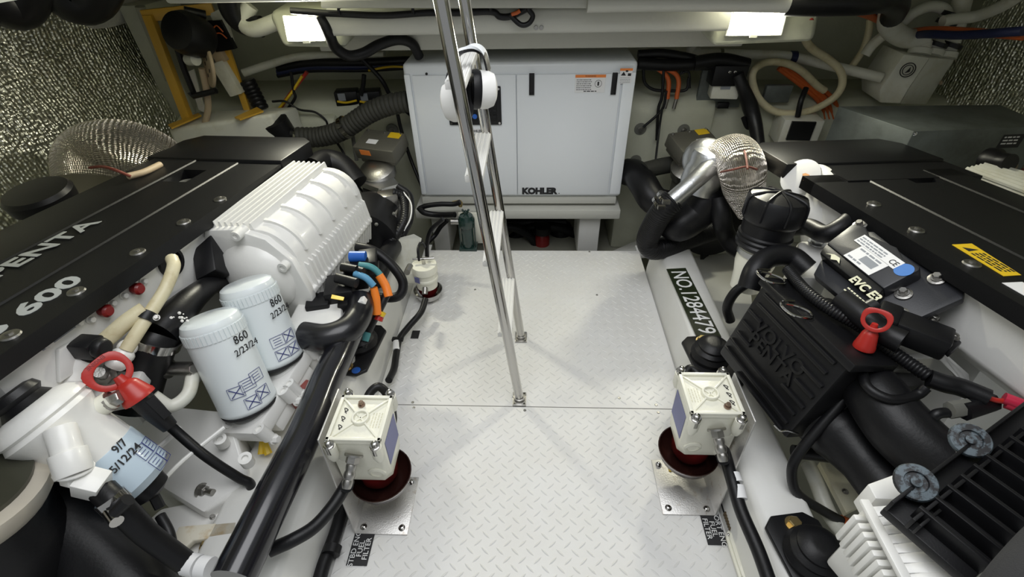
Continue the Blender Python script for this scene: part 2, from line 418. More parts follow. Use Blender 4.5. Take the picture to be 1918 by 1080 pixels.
area('lamp_light', c1+n1*.03, c1+n1*.5+V((.0, 0, -.2)), .12, .08, 10, (1, .97, .78)); area('lamp_light', c2+n2*.03, c2+n2*.5+V((0, 0, -.2)), .15, .09, 10, (1, .97, .78))
# ================================================================ GENERATOR
GY = 2.45; GX0, GX1, GZ0, GZ1 = -.632, .508, .208, .925
gen = T('generator', 'white generator in a sound enclosure on the shelf at the far end of the walkway', 'generator', ((GX0+GX1)/2, 2.75, GZ0))
GF = Fr((0, GY, 0), (1, 0, 0), (0, 0, 1))      # front plane: a=x, b=z, c=-y
gh = lambda px, py: GF.hit(px, py)
b = MB(); b.prism([(GX0, GY+.006, GZ0), (GX1, GY+.006, GZ0), (GX1, GY+.006, GZ1-.03), (GX1, GY+.03, GZ1), (GX0, GY+.03, GZ1), (GX0, GY+.006, GZ1-.03)], (0, .6, 0)) if False else b.box(((GX0+GX1)/2, GY+.31, (GZ0+GZ1)/2), (GX1-GX0, .6, GZ1-GZ0))
O('enclosure', b, GENW, gen, bev=.02, seg=3)
xs = gh(968, 240)[0]
for nm, a, c in (('left', GX0+.045, xs-.002), ('right', xs+.002, GX1-.075)):
    O('front_panel', MB().box(((a+c)/2, GY+.004, (GZ0+GZ1)/2-.015), (c-a, .018, GZ1-GZ0-.075)), GENW, gen, bev=.003)
for a in (GX0+.02, GX1-.036):
    O('corner_post', MB().box((a, GY+.004, (GZ0+GZ1)/2-.012), (.03 if a < 0 else .06, .018, GZ1-GZ0-.07)), GENW, gen, bev=.006)
FZ = GY-.006
GF2 = Fr((0, FZ, 0), (1, 0, 0), (0, 0, 1))
for px in (996, 1150):
    x, z = GF2.hit(px, 157 if px < 1000 else 156); l = O('latch', MB(GF2).box((x, z, .002), (.032, .108, .006)), GENW, gen, bev=.002)
    O('latch_lever', MB(GF2).box((x, z, .006), (.026, .102, .01)).cyl((x, z-.04, .008), (x, z-.04, .013), .008), PLAS, l, 'black lever', bev=.002)
x, z = GF2.hit(799, 138); O('plug', MB(GF2).cyl((x, z, 0), (x, z, .004), .006), PLAS, gen)
# control panel
x, z = GF2.hit(889, 198); cp = O('control_panel', MB(GF2).box((x, z, .005), (.27, .19, .01)), PLAS, gen, 'black control panel', bev=.004)
O('panel_face', MB(GF2).box((x, z, .011), (.225, .15, .004)), COVER, cp, bev=.002)
O('display', MB(GF2).box((x-.02, z+.02, .014), (.10, .06, .003)), mat('display', (.04, .06, .10), .1), cp)
bx, bz = GF2.hit(890, 216); O('button', MB(GF2).cyl((bx, bz, .012), (bx, bz, .02), .012), BLUE, cp, 'blue button')
mb = MB(GF2)
for dx in (.05, .075, .1):
    for dz in (-.05, -.02, .01, .04): mb.box((x+dx, z+dz, .014), (.016, .014, .004))
O('keypad', mb, PLAS, cp)
for dx in (-.124, .124):
    for dz in (-.084, .084): O('screw', MB(GF2).lathe([(.007, .009), (.006, .014)], (x+dx, z+dz, 0), (0, 0, 1), 10), STEEL, cp)
# labels
def corner(p0, p1): a = GF2.hit(*p0); b = GF2.hit(*p1); return (a[0]+b[0])/2, (a[1]+b[1])/2, abs(b[0]-a[0]), abs(b[1]-a[1])
cx, cy, w, h = corner((1078, 140), (1132, 173)); d = decal(gen, 'warning_label', GF2, cx, cy, w, h, PAPER, label='white warning label with an orange band')
decal(d, 'band', GF2, cx, cy+h*.42, w, h*.16, LORANGE, .0012); text(d, 'WARNING', GF2(cx, cy+h*.42, .0014), GF2.x, GF2.y, h*.13, INK, .0002)
lines(d, GF2, [(cx-w*.45, cy+h*(.22-.11*k), w*.5, h*.035) for k in range(6)], INK)
O('pictogram', MB(GF2).tube([(cx+w*.27+h*.2*math.cos(a/12*6.283), cy+h*.2*math.sin(a/12*6.283), .0012) for a in range(12)], .0012, 4, 0, closed=True).box((cx+w*.27, cy, .0012), (h*.1, h*.22, .0006)), INK, d)
lines(d, GF2, [(cx-w*.2, cy-h*.42, w*.45, h*.05)], INK)
cx, cy, w, h = corner((1162, 128), (1182, 156)); d = decal(gen, 'caution_label', GF2, cx, cy, w, h, PAPER, label='small caution label with pictograms'); decal(d, 'band', GF2, cx, cy+h*.42, w, h*.16, LORANGE, .0012)
O('pictogram', MB(GF2).prism([(cx-w*.4, cy+.002, .001), (cx-w*.2, cy+.02, .001), (cx, cy+.002, .001)], (0, 0, .0006)).box((cx+w*.28, cy+.006, .001), (w*.26, .012, .0008)).box((cx+w*.05, cy+.022, .001), (w*.2, .008, .0008)), INK, d)
lines(d, GF2, [(cx-w*.42, cy-h*.12-.007*k, w*.8, .002) for k in range(4)], GINK)
cx, cy, w, h = corner((880, 241), (904, 278)); d = decal(gen, 'rating_plate', GF2, cx, cy, w, h, PAPER, label='white rating plate')
text(d, 'KOHLER', GF2(cx, cy+h*.38, .001), GF2.x, GF2.y, h*.17, INK, .0002, .0006); lines(d, GF2, [(cx-w*.42, cy+h*(.2-.1*k), w*.84, h*.04) for k in range(7)], GINK)
x, z = GF2.hit(1010, 358); lg = text(gen, 'KOHLER', GF2(x, z, .0005), GF2.x, GF2.y, .050, INK, .0006, .0034, 'logo', sx=1.02)
x2, z2 = GF2.hit(1047, 362); O('trademark_dot', MB(GF2).cyl((x2, z2, 0), (x2, z2, .001), .003), INK, gen)
O('drip_pan', MB().box(((GX0+GX1)/2-.01, GY+.3, GZ0-.022), (GX1-GX0-.02, .58, .045)), TRAY, gen, bev=.006)
# shelf under it with its two legs
sf = MB(); sf.box((-.08, 2.76, .115), (1.19, .68, .06)); struct('trim_12', sf, TRAY, bev=.008)
a = P(1080, 465, Y=2.5); b2 = P(1118, 465, Y=2.5)
sf = MB(); sf.box(((a.x+b2.x)/2, 2.62, -.05), (b2.x-a.x, .3, .30)); sf.box((-.55, 2.62, -.05), (.1, .3, .30)); struct('trim_13', sf, FRPW, bev=.01)
s2 = MB(); s2.prism(S('1120,480,Y2.45 1240,470,Y2.3 1270,420,Y2.4 1180,455,Y2.7'), (0, .0, -.05)); struct('trim_14', s2, FRPW, bev=.02)
for k_, (pts_, r_) in enumerate(((('905,452,Y2.75 950,425 990,440 1010,470'), .03), (('930,470,Y2.85 985,430 1040,425 1085,440'), .035), (('880,430,Y2.9 960,418 1060,415'), .04))):  # extra black hoses added to fill and darken the space under the generator
    hose('shade_hose', S(pts_), r_, RUB, ('added black hose arching under the generator to deepen the shade there', 'fatter black hose added behind the red canister to darken the space there', 'black pipe added along the back to darken the space under the generator')[k_], 'hose', 'added shade hoses')
pb0 = T('shade_block', 'added black block and drum deepening the shade under the generator', 'pump', P(960, 465, Y=2.95)); O('housing', MB().box(P(955, 445, Y=3.0)+V((0, 0, .0)), (.30, .2, .22)).cyl(P(1050, 450, Y=2.9), P(1050, 420, Y=2.9), .08), PLAS, pb0, bev=.02)  # no real pump: black block and drum added to deepen the shade here
rc = T('canister', 'dark red canister half hidden in the black space under the generator', 'canister', P(1015, 465, Y=2.75)); q = P(1015, 465, Y=2.75)
O('body', MB().lathe([(.05, -.1), (.05, .09), (.03, .12)], q), DRED, rc); O('cap', MB().lathe([(.03, .12), (.055, .13), (.055, .18), (.03, .19)], q), PLAS, rc)
# ================================================================ LADDER
lad = T('ladder', 'polished stainless ladder with white ribbed steps standing on the chequer plate', 'ladder', (-.04, 1.35, 0))
n0 = P(973, 748, z=.0); f0 = P(976, 632, z=.0); n1 = P(818, -40, Y=n0.y-.0); f1 = P(863, -40, Y=f0.y)
for a, b2 in ((n0, n1), (f0, f1)):
    r = O('rail', MB().tube([a+V((0, 0, .006)), b2], .0175, 18, 0), STEEL, lad)
    ft = MB().box(a+V((0, 0, .003)), (.052, .065, .006)).cyl(a, a+V((0, 0, .02)), .022)
    p = O('foot_plate', ft, DSTEEL, lad, bev=.0015)
    for sx in (-1, 1):
        for sy in (-1, 1): O('screw', MB().lathe([(.005, .006), (.004, .008)], a+V((sx*.019, sy*.025, 0)), n=8), STEEL, p)
def rail_at(a, b2, z): return a.lerp(b2, (z-a.z)/(b2.z-a.z))
for (px, py) in ((905, 340), (933, 500), (957, 632), (866, 165)):
    # the height at which the near rail reaches this row of the photo
    best = min((abs((CM.inverted() @ rail_at(n0, n1, z/200))[1]/-(CM.inverted() @ rail_at(n0, n1, z/200))[2]*PXF-(540-py)), z/200) for z in range(0, 300))[1]
    a = rail_at(n0, n1, best); b2 = rail_at(f0, f1, best)
    mb = MB(); L = (b2-a).length
    mb.box((a+b2)/2+V((-.01, 0, 0)), (.05, L-.03, .02))
    for k in range(4): mb.box((a+b2)/2+V((-.028+.012*k, 0, .0115)), (.006, L-.03, .004))
    O('step', mb, WHITE, lad, bev=.0015)
# ear defenders on the upper step
ed = T('ear_defenders', 'white and black ear defenders hung over the uppermost ladder step', 'ear defenders', P(870, 190, Y=1.3))
hb = [P(846, 122, Y=1.30), P(858, 97, Y=1.31), P(885, 88, Y=1.33), P(905, 98, Y=1.36), P(914, 128, Y=1.38)]
fb = MB()
def band(pts, w, t):
    m = MB(); c = crom(pts, 8); prev = None; vs = []
    for i, p in enumerate(c):
        tg = (c[min(i+1, len(c)-1)]-c[max(0, i-1)]).normalized(); sd = V((.25, .95, -.1)); sd = (sd-tg*sd.dot(tg)).normalized(); n = tg.cross(sd)
        vs += [p-sd*w/2-n*t/2, p+sd*w/2-n*t/2, p+sd*w/2+n*t/2, p-sd*w/2+n*t/2]
    fs = [(i*4+k, i*4+(k+1) % 4, i*4+4+(k+1) % 4, i*4+4+k) for i in range(len(c)-1) for k in range(4)]+[(0, 1, 2, 3), tuple(range(len(vs)-4, len(vs)))]
    return m.add(vs, fs)
O('headband', band(hb, .028, .006), GENW, ed, bev=0); O('headband_pad', band([p+V((.002, -.001, -.007)) for p in hb], .024, .006), RUB, ed)
def cup(c, ax, r, h, sq=1.25):
    ref = V((0, .2, 1)); prof = [(r*.55, -h*.55), (r*.85, -h*.45), (r, -h*.2), (r, h*.1)]
    k = O('ear_cup', MB().lathe(prof, c, ax, 24, ref=ref, sq=.8), WHITE, ed)
    O('cushion', MB().lathe([(r*.96, h*.1), (r*1.05, h*.22), (r*1.0, h*.42), (r*.8, h*.5), (r*.6, h*.4), (r*.55, h*.1)], c, ax, 24, ref=ref, sq=.8), RUB, k, 'black cushion')
cup(P(856, 190, Y=1.30), (.75, -.15, .1), .052, .07); cup(P(903, 168, Y=1.36), (-.85, -.25, .1), .05, .07)
O('yoke', band([P(846, 122, Y=1.30), P(838, 150, Y=1.29), P(846, 190, Y=1.28)], .014, .004), PLAS, ed); O('yoke', band([P(914, 128, Y=1.38), P(920, 150, Y=1.37), P(914, 165, Y=1.36)], .014, .004), PLAS, ed)
# ================================================================ ENGINES
def cover(par, F, u1, v0, v1, hole, lines_u, skirt=.045):
    """black top cover: profile across u swept along v, with a real opening"""
    prof = [(0, -skirt), (0, 0), (lines_u[0], 0), (lines_u[0]+.004, .004), (lines_u[1], .004), (lines_u[1]+.004, .008), (u1-.05, .008), (u1, -.015), (u1+.01, -.06)]
    vb = [v0, hole[2], hole[3], v1]; us = [p[0] for p in prof]; mb = MB(F)
    # cut extra columns at the opening
    pr = []
    for i, p in enumerate(prof):
        pr.append(p)
        if i < len(prof)-1:
            for hx in (hole[0], hole[1]):
                q = prof[i+1]
                if p[0] < hx < q[0]: t = (hx-p[0])/(q[0]-p[0]); pr.append((hx, p[1]+(q[1]-p[1])*t))
    vs = [(a, v, c) for v in vb for a, c in pr]; n = len(pr); fs = []
    for k in range(3):
        for i in range(n-1):
            if k == 1 and hole[0]-1e-6 <= pr[i][0] and pr[i+1][0] <= hole[1]+1e-6 and i > 0: continue
            fs.append((k*n+i, k*n+i+1, (k+1)*n+i+1, (k+1)*n+i))
    fs.append(tuple(range(n))); fs.append(tuple(range(3*n, 4*n))[::-1])
    mb.add(vs, fs)
    z = [c for a, c in pr if abs(a-hole[0]) < 1e-6][0]
    w = [(hole[0], hole[2]), (hole[1], hole[2]), (hole[1], hole[3]), (hole[0], hole[3])]
    mb.add([(a, b, z) for a, b in w]+[(a, b, z-.05) for a, b in w], [(i, (i+1) % 4, 4+(i+1) % 4, 4+i) for i in range(4)])
    return O('top_cover', mb, COVER, par, 'black sheet metal top cover', recalc=False)
# ---------------------------------------------------------------- left engine
o = P(0, 665, z=.80); f = P(590, 263, z=.70)
LF = Fr(o, (1, 0, 0), f-o); LF = Fr(o, -LF.x, LF.y); ey = (f-o).normalized(); ex = V((-1, 0, 0)); ex = (ex-ey*ex.dot(ey)).normalized(); LF = Fr(o, ex, ey, V((0, 0, 0))+ey.cross(ex)*-1 if ey.cross(ex).z < 0 else ey.cross(ex))
eL = T('marine_engine', 'large marine engine on the left, black top cover lettered PENTA 600, white castings below', 'engine', (-1.35, 1.1, .05), 'pair of marine engines')
VL = (f-o).length
h0 = LF.hit(345, 338); h1 = LF.hit(372, 312); hu = sorted((LF.hit(310, 337)[0], LF.hit(372, 338)[0])); hv = sorted((LF.hit(340, 338)[1], LF.hit(370, 313)[1]))
vcap = LF.hit(505, 297, .02)[1]; cvL = cover(eL, LF, .60, -.30, vcap+.004, (.25, .345, VL-.52, VL-.40), (.175, .36))
O('filler_cap', MB(LF).lathe([(.04, -.06), (.04, -.03), (.03, -.02)], (.30, VL-.46, 0)), ALU, cvL)
# raised after end of the cover
def endcap(par, F, v0, v1, u0, u1):
    m = MB(F); pts = [(u0, v0, -.05), (u0, v0, .012), (u0, v1-.05, .02), (u0+.05, v1, .02), (u1-.05, v1, .02), (u1, v1-.06, .01), (u1, v0, .012), (u1, v0, -.05)]
    tp = [(u0, v0), (u0, v1-.05), (u0+.05, v1), (u1-.05, v1), (u1, v1-.08), (u1, v0)]
    m.prism([(a, b, -.05) for a, b in tp], (0, 0, .064))
    c = O('end_cover', m, COVER, par, bev=.006)
    return c
endcap(eL, LF, LF.hit(505, 297, .02)[1], VL, -.005, .585)
for px, py in ((412, 373), (344, 416), (258, 472), (143, 546), (20, 628)):
    a, b = LF.hit(px, py); mb = MB(LF).lathe([(.020, 0), (.018, .004), (.012, .005)], (a, b, 0), n=20).hexb((a, b, .003), (0, 0, 1), .008, .006); O('cover_bolt', mb, DSTEEL, cvL, 'steel bolt with a washer')
def ontext(par, F, s, p0, p1, size, m, c=.0125, bold=.002, sx=1, shear=0, left=False):
    a = F.hit(*p0, c); b = F.hit(*p1, c); A = F(*a, c); B = F(*b, c); d = (B-A).normalized()
    return text(par, s, (A+B)/2, d, F.z.cross(d), size, m, .0006, bold, sx=sx, shear=shear)
# lettering reads aft along the cover
a = LF.hit(186, 415, .008); ptx = LF(a[0]+.02, a[1], .0085)
text(cvL, 'VOLVO PENTA', ptx-LF.x*0, LF.y, LF.x, .082, SILVER, .0006, .0016, sx=1.3, align='RIGHT')
a = LF.hit(143, 521, .0); text(cvL, 'IPS 600', LF(a[0], a[1], .001), LF.y, LF.x, .080, SILVER, .0006, .0025, sx=1.35, align='RIGHT', shear=.15)
# castings: block and rocker side
BL = MB(LF); BL.prism([(.035, -.02, -.05), (.035, -.02, -.20), (.15, -.02, -.27), (.58, -.02, -.27), (.58, -.02, -.05)], (0, VL-.16, 0)); BL.prism([(.15, .25, -.25), (.15, .25, -.6), (.5, .25, -.6), (.56, .25, -.25)], (0, VL-.4, 0))
blkL = O('block', BL, WHITE, eL, bev=.012)
SF = Fr(LF(.034, 0, -.05), LF.y, LF.z, -LF.x if LF.x.x < 0 else LF.x)   # rocker side plane: a along, b up, c inboard
for px, py in ((249, 540), (189, 581)):
    a, b = SF.hit(px, py); O('red_cap', MB(SF).lathe([(.013, 0), (.013, .008), (.017, .01), (.017, .02), (.012, .026)], (a, b, 0), (0, 0, 1)), DRED, blkL, 'dark red plastic cap')
for px, py in ((267, 526), (230, 553), (208, 567), (168, 598), (145, 604), (88, 644)):
    a, b = SF.hit(px, py); O('flange_bolt', MB(SF).hexb((a, b, 0), (0, 0, 1), .008, .012), WHITE, blkL)
a, b = SF.hit(112, 624); pl = decal(blkL, 'name_strip', SF, a, b, .10, .020, GINK, .002, 'small grey strip reading DIAGNOSE')
text(pl, 'DIAGNOSE', SF(a, b, .0022), SF.x, SF.y, .017, PAPER, .0002, .0004)
a, b = SF.hit(318, 490); O('hose_grommet', MB(SF).lathe([(.045, 0), (.045, .01), (.034, .012), (.03, .002), (.0, .001)], (a, b, 0), (0, 0, 1), 28), RUB, blkL, 'black rubber grommet')
a, b = SF.hit(125, 655); d = O('diagnostic_socket', MB(SF).prism([(a-.06, b-.05, 0), (a+.03, b-.06, 0), (a+.05, b+.01, 0), (a-.02, b+.02, 0)], (0, 0, .012)), WHITE, blkL, bev=.003)
O('plug', MB(SF).box((a+.02, b-.005, .035), (.05, .042, .06)).lathe([(.024, .06), (.026, .07), (.02, .085)], (a+.02, b-.005, 0), (0, 0, 1)), PLAS, d, 'black plug', bev=.004)
# ---- charge air cooler / supercharger housing: ribbed white casting
A = P(395, 425, z=.70); B = P(548, 310, z=.68)
ev = (B-A).normalized(); eu = V((1, 0, 0)); eu = (eu-ev*eu.dot(ev)).normalized(); ew = eu.cross(ev); CF = Fr(A, eu, ev, ew if ew.z > 0 else -ew)
LC = (B-A).length
sec = [(0, -.05), (0, 0), (.16, 0)]
for k in range(1, 8): a_ = math.radians(90-80*k/7); sec.append((.16+.115*math.cos(a_), -.115+.115*math.sin(a_)))
sec += [(.29, -.22), (.302, -.225), (.302, -.245), (.288, -.25), (.27, -.33), (.2, -.36), (0, -.36)]
ch = MB(CF); ch.prism([(a_, 0, c) for a_, c in sec], (0, LC, 0))
cool = O('charge_air_cooler', ch, WHITE, eL, 'white ribbed charge air cooler housing', bev=.004)
mb = MB(CF)
for k in range(7): mb.prism([(.008+.022*k, .0, 0), (.022+.022*k, .0, 0), (.017+.022*k, .0, .022), (.011+.022*k, .0, .022)], (0, LC, 0))
O('top_fins', mb, WHITE, cool)
mb = MB(CF)
def arc(r, n=8, a0=90, a1=8): return [(.16+r*math.cos(math.radians(a0-(a0-a1)*k/n)), -.115+r*math.sin(math.radians(a0-(a0-a1)*k/n))) for k in range(n+1)]
for k in range(5):
    v = .05+k*(LC-.1)/4; pts = arc(.125)+arc(.108)[::-1]; mb.prism([(a_, v, c) for a_, c in pts], (0, .014, 0))
for k in range(19):
    v = .02+k*(LC-.04)/18
    mb.prism([(.262, v, -.12), (.292, v, -.14), (.306, v, -.235), (.28, v, -.235)], (0, .007, 0)); mb.prism([(.27, v, -.245), (.30, v, -.245), (.285, v, -.325), (.25, v, -.325)], (0, .008, 0))
O('side_ribs', mb, WHITE, cool)
# round end flange at the near end
fl_ = [(-.03, -.05), (-.005, .0), (.10, .01), (.2, -.02), (.27, -.10), (.30, -.24), (.27, -.36), (.18, -.40), (.05, -.33), (-.02, -.2)]
en = O('end_flange', MB(CF).prism([(a_, -.025, c) for a_, c in fl_], (0, .03, 0)), WHITE, cool, bev=.004)
O('dome', MB(CF).lathe([(.135, .02), (.13, .035), (.10, .06), (.05, .078), (0, .083)], (.12, 0, -.18), (0, -1, 0), 28), WHITE, en)
for a_, c in ((-.015, -.06), (.12, -.0), (.245, -.11), (.265, -.31), (.08, -.34)):
    O('bolt_boss', MB(CF).lathe([(.017, 0), (.017, .05), (.009, .05), (.009, .045)], (a_, 0, c), (0, -1, 0), 14), WHITE, en)
# ---- the two spin-on oil filters on their white head
def oilfilter(p_top, p_bot, r, far):
    ax = (p_bot-p_top).normalized(); L = (p_bot-p_top).length
    prof = [(0, 0), (r*.8, .0), (r*.93, .006), (r, .02)]
    prof += [(r, .022), (r*1.0, L-.02), (r*1.02, L-.015), (r*1.02, L-.008), (r*.95, L)]
    k = O('oil_filter', MB().lathe(prof, p_top, ax, 40), FILTW, eL, 'white spin-on oil filter, %s' % ('the farther of the pair' if far else 'the nearer of the pair'))
    side = (EYE-p_top); side = (side-ax*side.dot(ax)).normalized(); tg = ax.cross(side)
    mb = MB()
    for j in range(44):
        a_ = 2*math.pi*j/44; rr = side*math.cos(a_)+tg*math.sin(a_)
        mb.box(p_top+ax*.042+rr*(r+.0006), (.009, .004, .030), Matrix((ax.cross(rr), rr, ax)).transposed())
    O('grip_flutes', mb, FILTW, k); O('seal_ring', MB().lathe([(r*1.0, L), (r*.97, L+.008)], p_top, ax, 40), INK, k)
    return k, ax, side, tg, L
def wrapmap(p_top, ax, side, tg, r, a0, h):
    """frame tangent to a can: a0 degrees round from the camera side, h down the can"""
    rr = side*math.cos(math.radians(a0))+tg*math.sin(math.radians(a0)); t = -side*math.sin(math.radians(a0))+tg*math.cos(math.radians(a0))
    fr = Fr(p_top+ax*h+rr*(r+.001), -t if (CM.inverted().to_3x3() @ t).x < 0 else t, -ax); fr.z = rr; return fr
def pict(par, fr, w, h, cross, t=.0016):
    mb = MB(fr)
    for y in (-h/2, h/2): mb.box((0, y, 0), (w, t*.6, .001))
    for x in (-w/2, w/2): mb.box((x, 0, 0), (t*.6, h, .001))
    if cross:
        for s in (-1, 1): mb.box((0, 0, 0), (math.hypot(w, h)*.8, t*1.3, .0012), Matrix.Rotation(s*math.atan2(h, w), 3, 'Z'))
    else:
        for k in range(3): mb.box((0, h*(.25-.25*k), 0), (w*.6, t*.7, .001))
    return O('pictogram', mb, BINK, par)
rF = .080
pt, pb = P(390, 592, z=.62), P(467, 757, z=.34)
k, ax, sd, tg, L = oilfilter(pt, pb, rF, False)
fr = wrapmap(pt, ax, sd, tg, rF, 38 if (CM.inverted().to_3x3() @ tg).x > 0 else -38, .085); text(k, '860', fr(0, .012), fr.x, fr.y, .034, INK, .0004, .0); text(k, '2/23/24', fr(.004, -.022), fr.x, fr.y, .028, INK, .0004, .0)
for a0, h, cr in ((-12, .215, 1), (12, .205, 0), (8, .26, 1), (34, .195, 0), (33, .25, 1)):
    s_ = 1 if (CM.inverted().to_3x3() @ tg).x > 0 else -1; pict(k, wrapmap(pt, ax, sd, tg, rF, s_*a0, h), .04, .034, cr)
pt2, pb2 = P(459, 528, z=.62), P(522, 672, z=.36)
k, ax, sd, tg, L = oilfilter(pt2, pb2, rF, True); s_ = 1 if (CM.inverted().to_3x3() @ tg).x > 0 else -1
fr = wrapmap(pt2, ax, sd, tg, rF, s_*45, .085); text(k, '860', fr(0, .012), fr.x, fr.y, .034, INK, .0004, .0); text(k, '2/23/24', fr(0, -.022), fr.x, fr.y, .028, INK, .0004)
for a0, h, cr in ((12, .19, 0), (40, .19, 1), (12, .235, 1), (40, .235, 1)): pict(k, wrapmap(pt2, ax, sd, tg, rF, s_*a0, h), .04, .034, cr)
hd = MB(); a = pb+(pb-pt).normalized()*.01; b = pb2+(pb2-pt2).normalized()*.01
hx = (b-a).normalized(); hz = -(pb-pt).normalized(); hf = Fr(a, hx, hz.cross(hx))
hd = MB(hf); D = (b-a).length; hd.box((D/2, 0, -.03), (D+.17, .15, .05)); hd.box((D/2, -.02, -.07), (D+.05, .1, .06))
for px in (0, D): hd.lathe([(.075, -.012), (.06, 0)], (px, 0, 0), n=28)
oh = O('filter_head', hd, WHITE, eL, bev=.008)
for x_, y_ in ((-.07, -.08), (.06, -.085), (D+.06, -.08), (D*.5, -.09)): O('head_bolt', MB(hf).lathe([(.018, -.05), (.018, 0), (.01, 0), (.01, -.006)], (x_, y_, 0), n=14).hexb((x_, y_-.01, -.06), (0, -1, 0), .012, .02), WHITE, oh)
# brass-yellow loom end and red sender under the filters
O('sender', MB().tube(S('580,718,z.28 563,735 543,757'), [.018, .022, .024], 14, 3), mat('faded red plastic', (.25, .06, .05), .5), eL, 'faded red sender')
hose('loom', 'z' and S('585,640,z.34 580,668,z.32 568,700,z.30 540,722'), .006, DUST, 'thin grey loom below the far oil filter on the left engine', 'cable')
O('yellow_tail', MB().tube(S('488,808,z.26 503,850,z.22'), [.006, .012], 8, 0).tube(S('492,808,z.26 490,850,z.22'), [.006, .011], 8, 0), YEL, eL, 'yellow cable tail')
# lower castings: sump ledge, flywheel housing, brackets
lw = MB(); lw.prism(S('330,760,z.34 430,770 470,900,z.2 380,960 250,880 230,800'), (0, 0, -.25)); lw.prism(S('400,930,z.16 470,900 480,990 330,1080 180,1060 300,950'), (0, 0, -.2)); O('lower_casting', lw, WHITE, eL, bev=.012)
lb = MB(); lb.prism(S('335,985,z.2 445,975 440,1000 360,1012 330,1040 310,1030'), (0, 0, -.02)); lb.prism(S('390,990,z.15 450,985 415,1080 330,1075'), (0, 0, -.02)); mbk = O('mount_bracket', lb, mat('stained white', (.72, .68, .56), .45, var=(18, (.5, .36, .18), 0, .3, .5)), eL, bev=.004)
q = P(397, 1022, z=.16); O('mount_bolt', MB().hexb(q, (.1, .1, 1), .022, .028), BRASS, mbk, 'brass coloured bolt')
q = P(377, 918, z=.2); O('stud', MB().hexb(q, (.9, -.2, .2), .016, .02, 0).cyl(q, q+V((.045, -.01, .01)), .009), DSTEEL, eL)
for px, py in ((450, 873), (428, 920), (398, 968)): O('small_bolt', MB().hexb(P(px, py, z=.19), (.2, 0, 1), .006, .008), DSTEEL, eL)
O('casting_rib', MB().tube(S('262,862,z.345 300,835 338,800'), .008, 8, 4).tube(S('300,905,z.345 345,860 420,800'), .006, 8, 4), WHITE, eL)
for px, py in ((415, 826), (462, 862), (432, 795)): O('casting_boss', MB().lathe([(.018, -.02), (.018, .02), (.009, .02), (.009, .012)], P(px, py, z=.30), (.2, -.2, 1), 16), WHITE, eL)
# vertical white pads along the lower casting
O('flywheel_housing', MB().prism(S('560,640,z.42 640,600 640,520 560,560 540,600'), (0, 0, -.3)), WHITE, eL, bev=.01)
# bypass elbow pipe with hose clamp and big elbow below the rocker side
nk = O('coolant_neck', MB().tube(S('296,628,z.60 285,650,z.58 268,700,z.50 250,765,z.42'), [.052, .056, .058, .058], 24, 4), PLAS, eL, 'black coolant neck')
O('neck_clamp', MB().lathe([(.060, -.013), (.0635, -.013), (.0635, .013), (.060, .013)], P(292, 636, z=.592), P(268, 700, z=.50)-P(300, 622, z=.605), 28), STEEL, eL, 'steel hose clamp')
hose('coolant_hose', S('298,624,z.602 330,590,z.61 365,555,z.60 400,532,z.55 432,538,z.48'), [.052, .046, .036, .03, .03], RUB, 'thick black coolant hose running aft behind the two white oil filters', 'hose', n=20)
O('black_bracket', MB().prism(S('358,470,z.66 394,438,z.69 404,505,z.62 366,525,z.6'), (.0, .05, -.06)), PLAS, eL, bev=.006)
spk = MB()
for k in range(22):
    q = P(316+random.uniform(-14, 36), 594+random.uniform(-9, 9), z=.640); spk.ball(q, random.uniform(.002, .005), 8)
O('paint_speck', spk, WHITE, COL.objects['coolant_hose'], 'white paint specks')
# twin cream breather hoses and their clip
hose('breather_hose', S('322,484,z.745 325,500,z.74 310,540,z.715 285,580,z.69 262,615,z.67 236,655,z.64'), .0165, CREAM, 'cream hose curving out of the round grommet in the rocker side', 'hose', 'cream breather hoses')
hose('breather_hose', S('272,578,z.70 240,600,z.69 205,630,z.67 172,660,z.655'), .020, CREAM, 'thicker cream hose lying below the red caps, clipped beside the grommet hose', 'hose', 'cream breather hoses')
ck = T('p_clip', 'black P clip holding the two cream hoses together', 'clip', P(275, 575, z=.66))
q = P(275, 592, z=.685); d = P(262, 615, z=.67)-P(285, 580, z=.69)
O('band', MB().lathe([(.0185, -.012), (.021, -.012), (.021, .012), (.0185, .012)], q, d, 20).box(q+V((-.04, -.01, 0)), (.05, .02, .008)), PLAS, ck); O('nut', MB().hexb(q+V((.03, -.005, 0)), (.4, -.5, .7), .006, .010), DSTEEL, ck)
# white valve stack: union feeding the fuel filter
uni = MB(); uni.tube(S('168,662,z.65 152,682,z.635 130,735,z.59'), [.026, .03, .034], 14, 0, ridge=(.035, .12)); O('union', uni, WHITE, eL); O('union_collar', MB().cyl(P(176, 652, z=.66), P(164, 668, z=.645), .03), PLAS, eL, 'black collar')
un2 = MB(); un2.tube(S('244,640,z.645 232,662,z.63 212,688,z.61'), [.018, .024, .022], 12, 0, ridge=(.022, .18)); O('hose_tail', un2, WHITE, eL)
un3 = MB(); un3.box(P(205, 735, z=.53), (.16, .10, .05), Matrix.Rotation(.3, 3, 'Z')); O('bracket', un3, WHITE, eL, bev=.008)
q = P(198, 705, z=.58); O('stud', MB().hexb(q, (.3, -.6, .5), .02, .02).cyl(q, q+V((.02, -.02, .04)), .013), DSTEEL, eL)
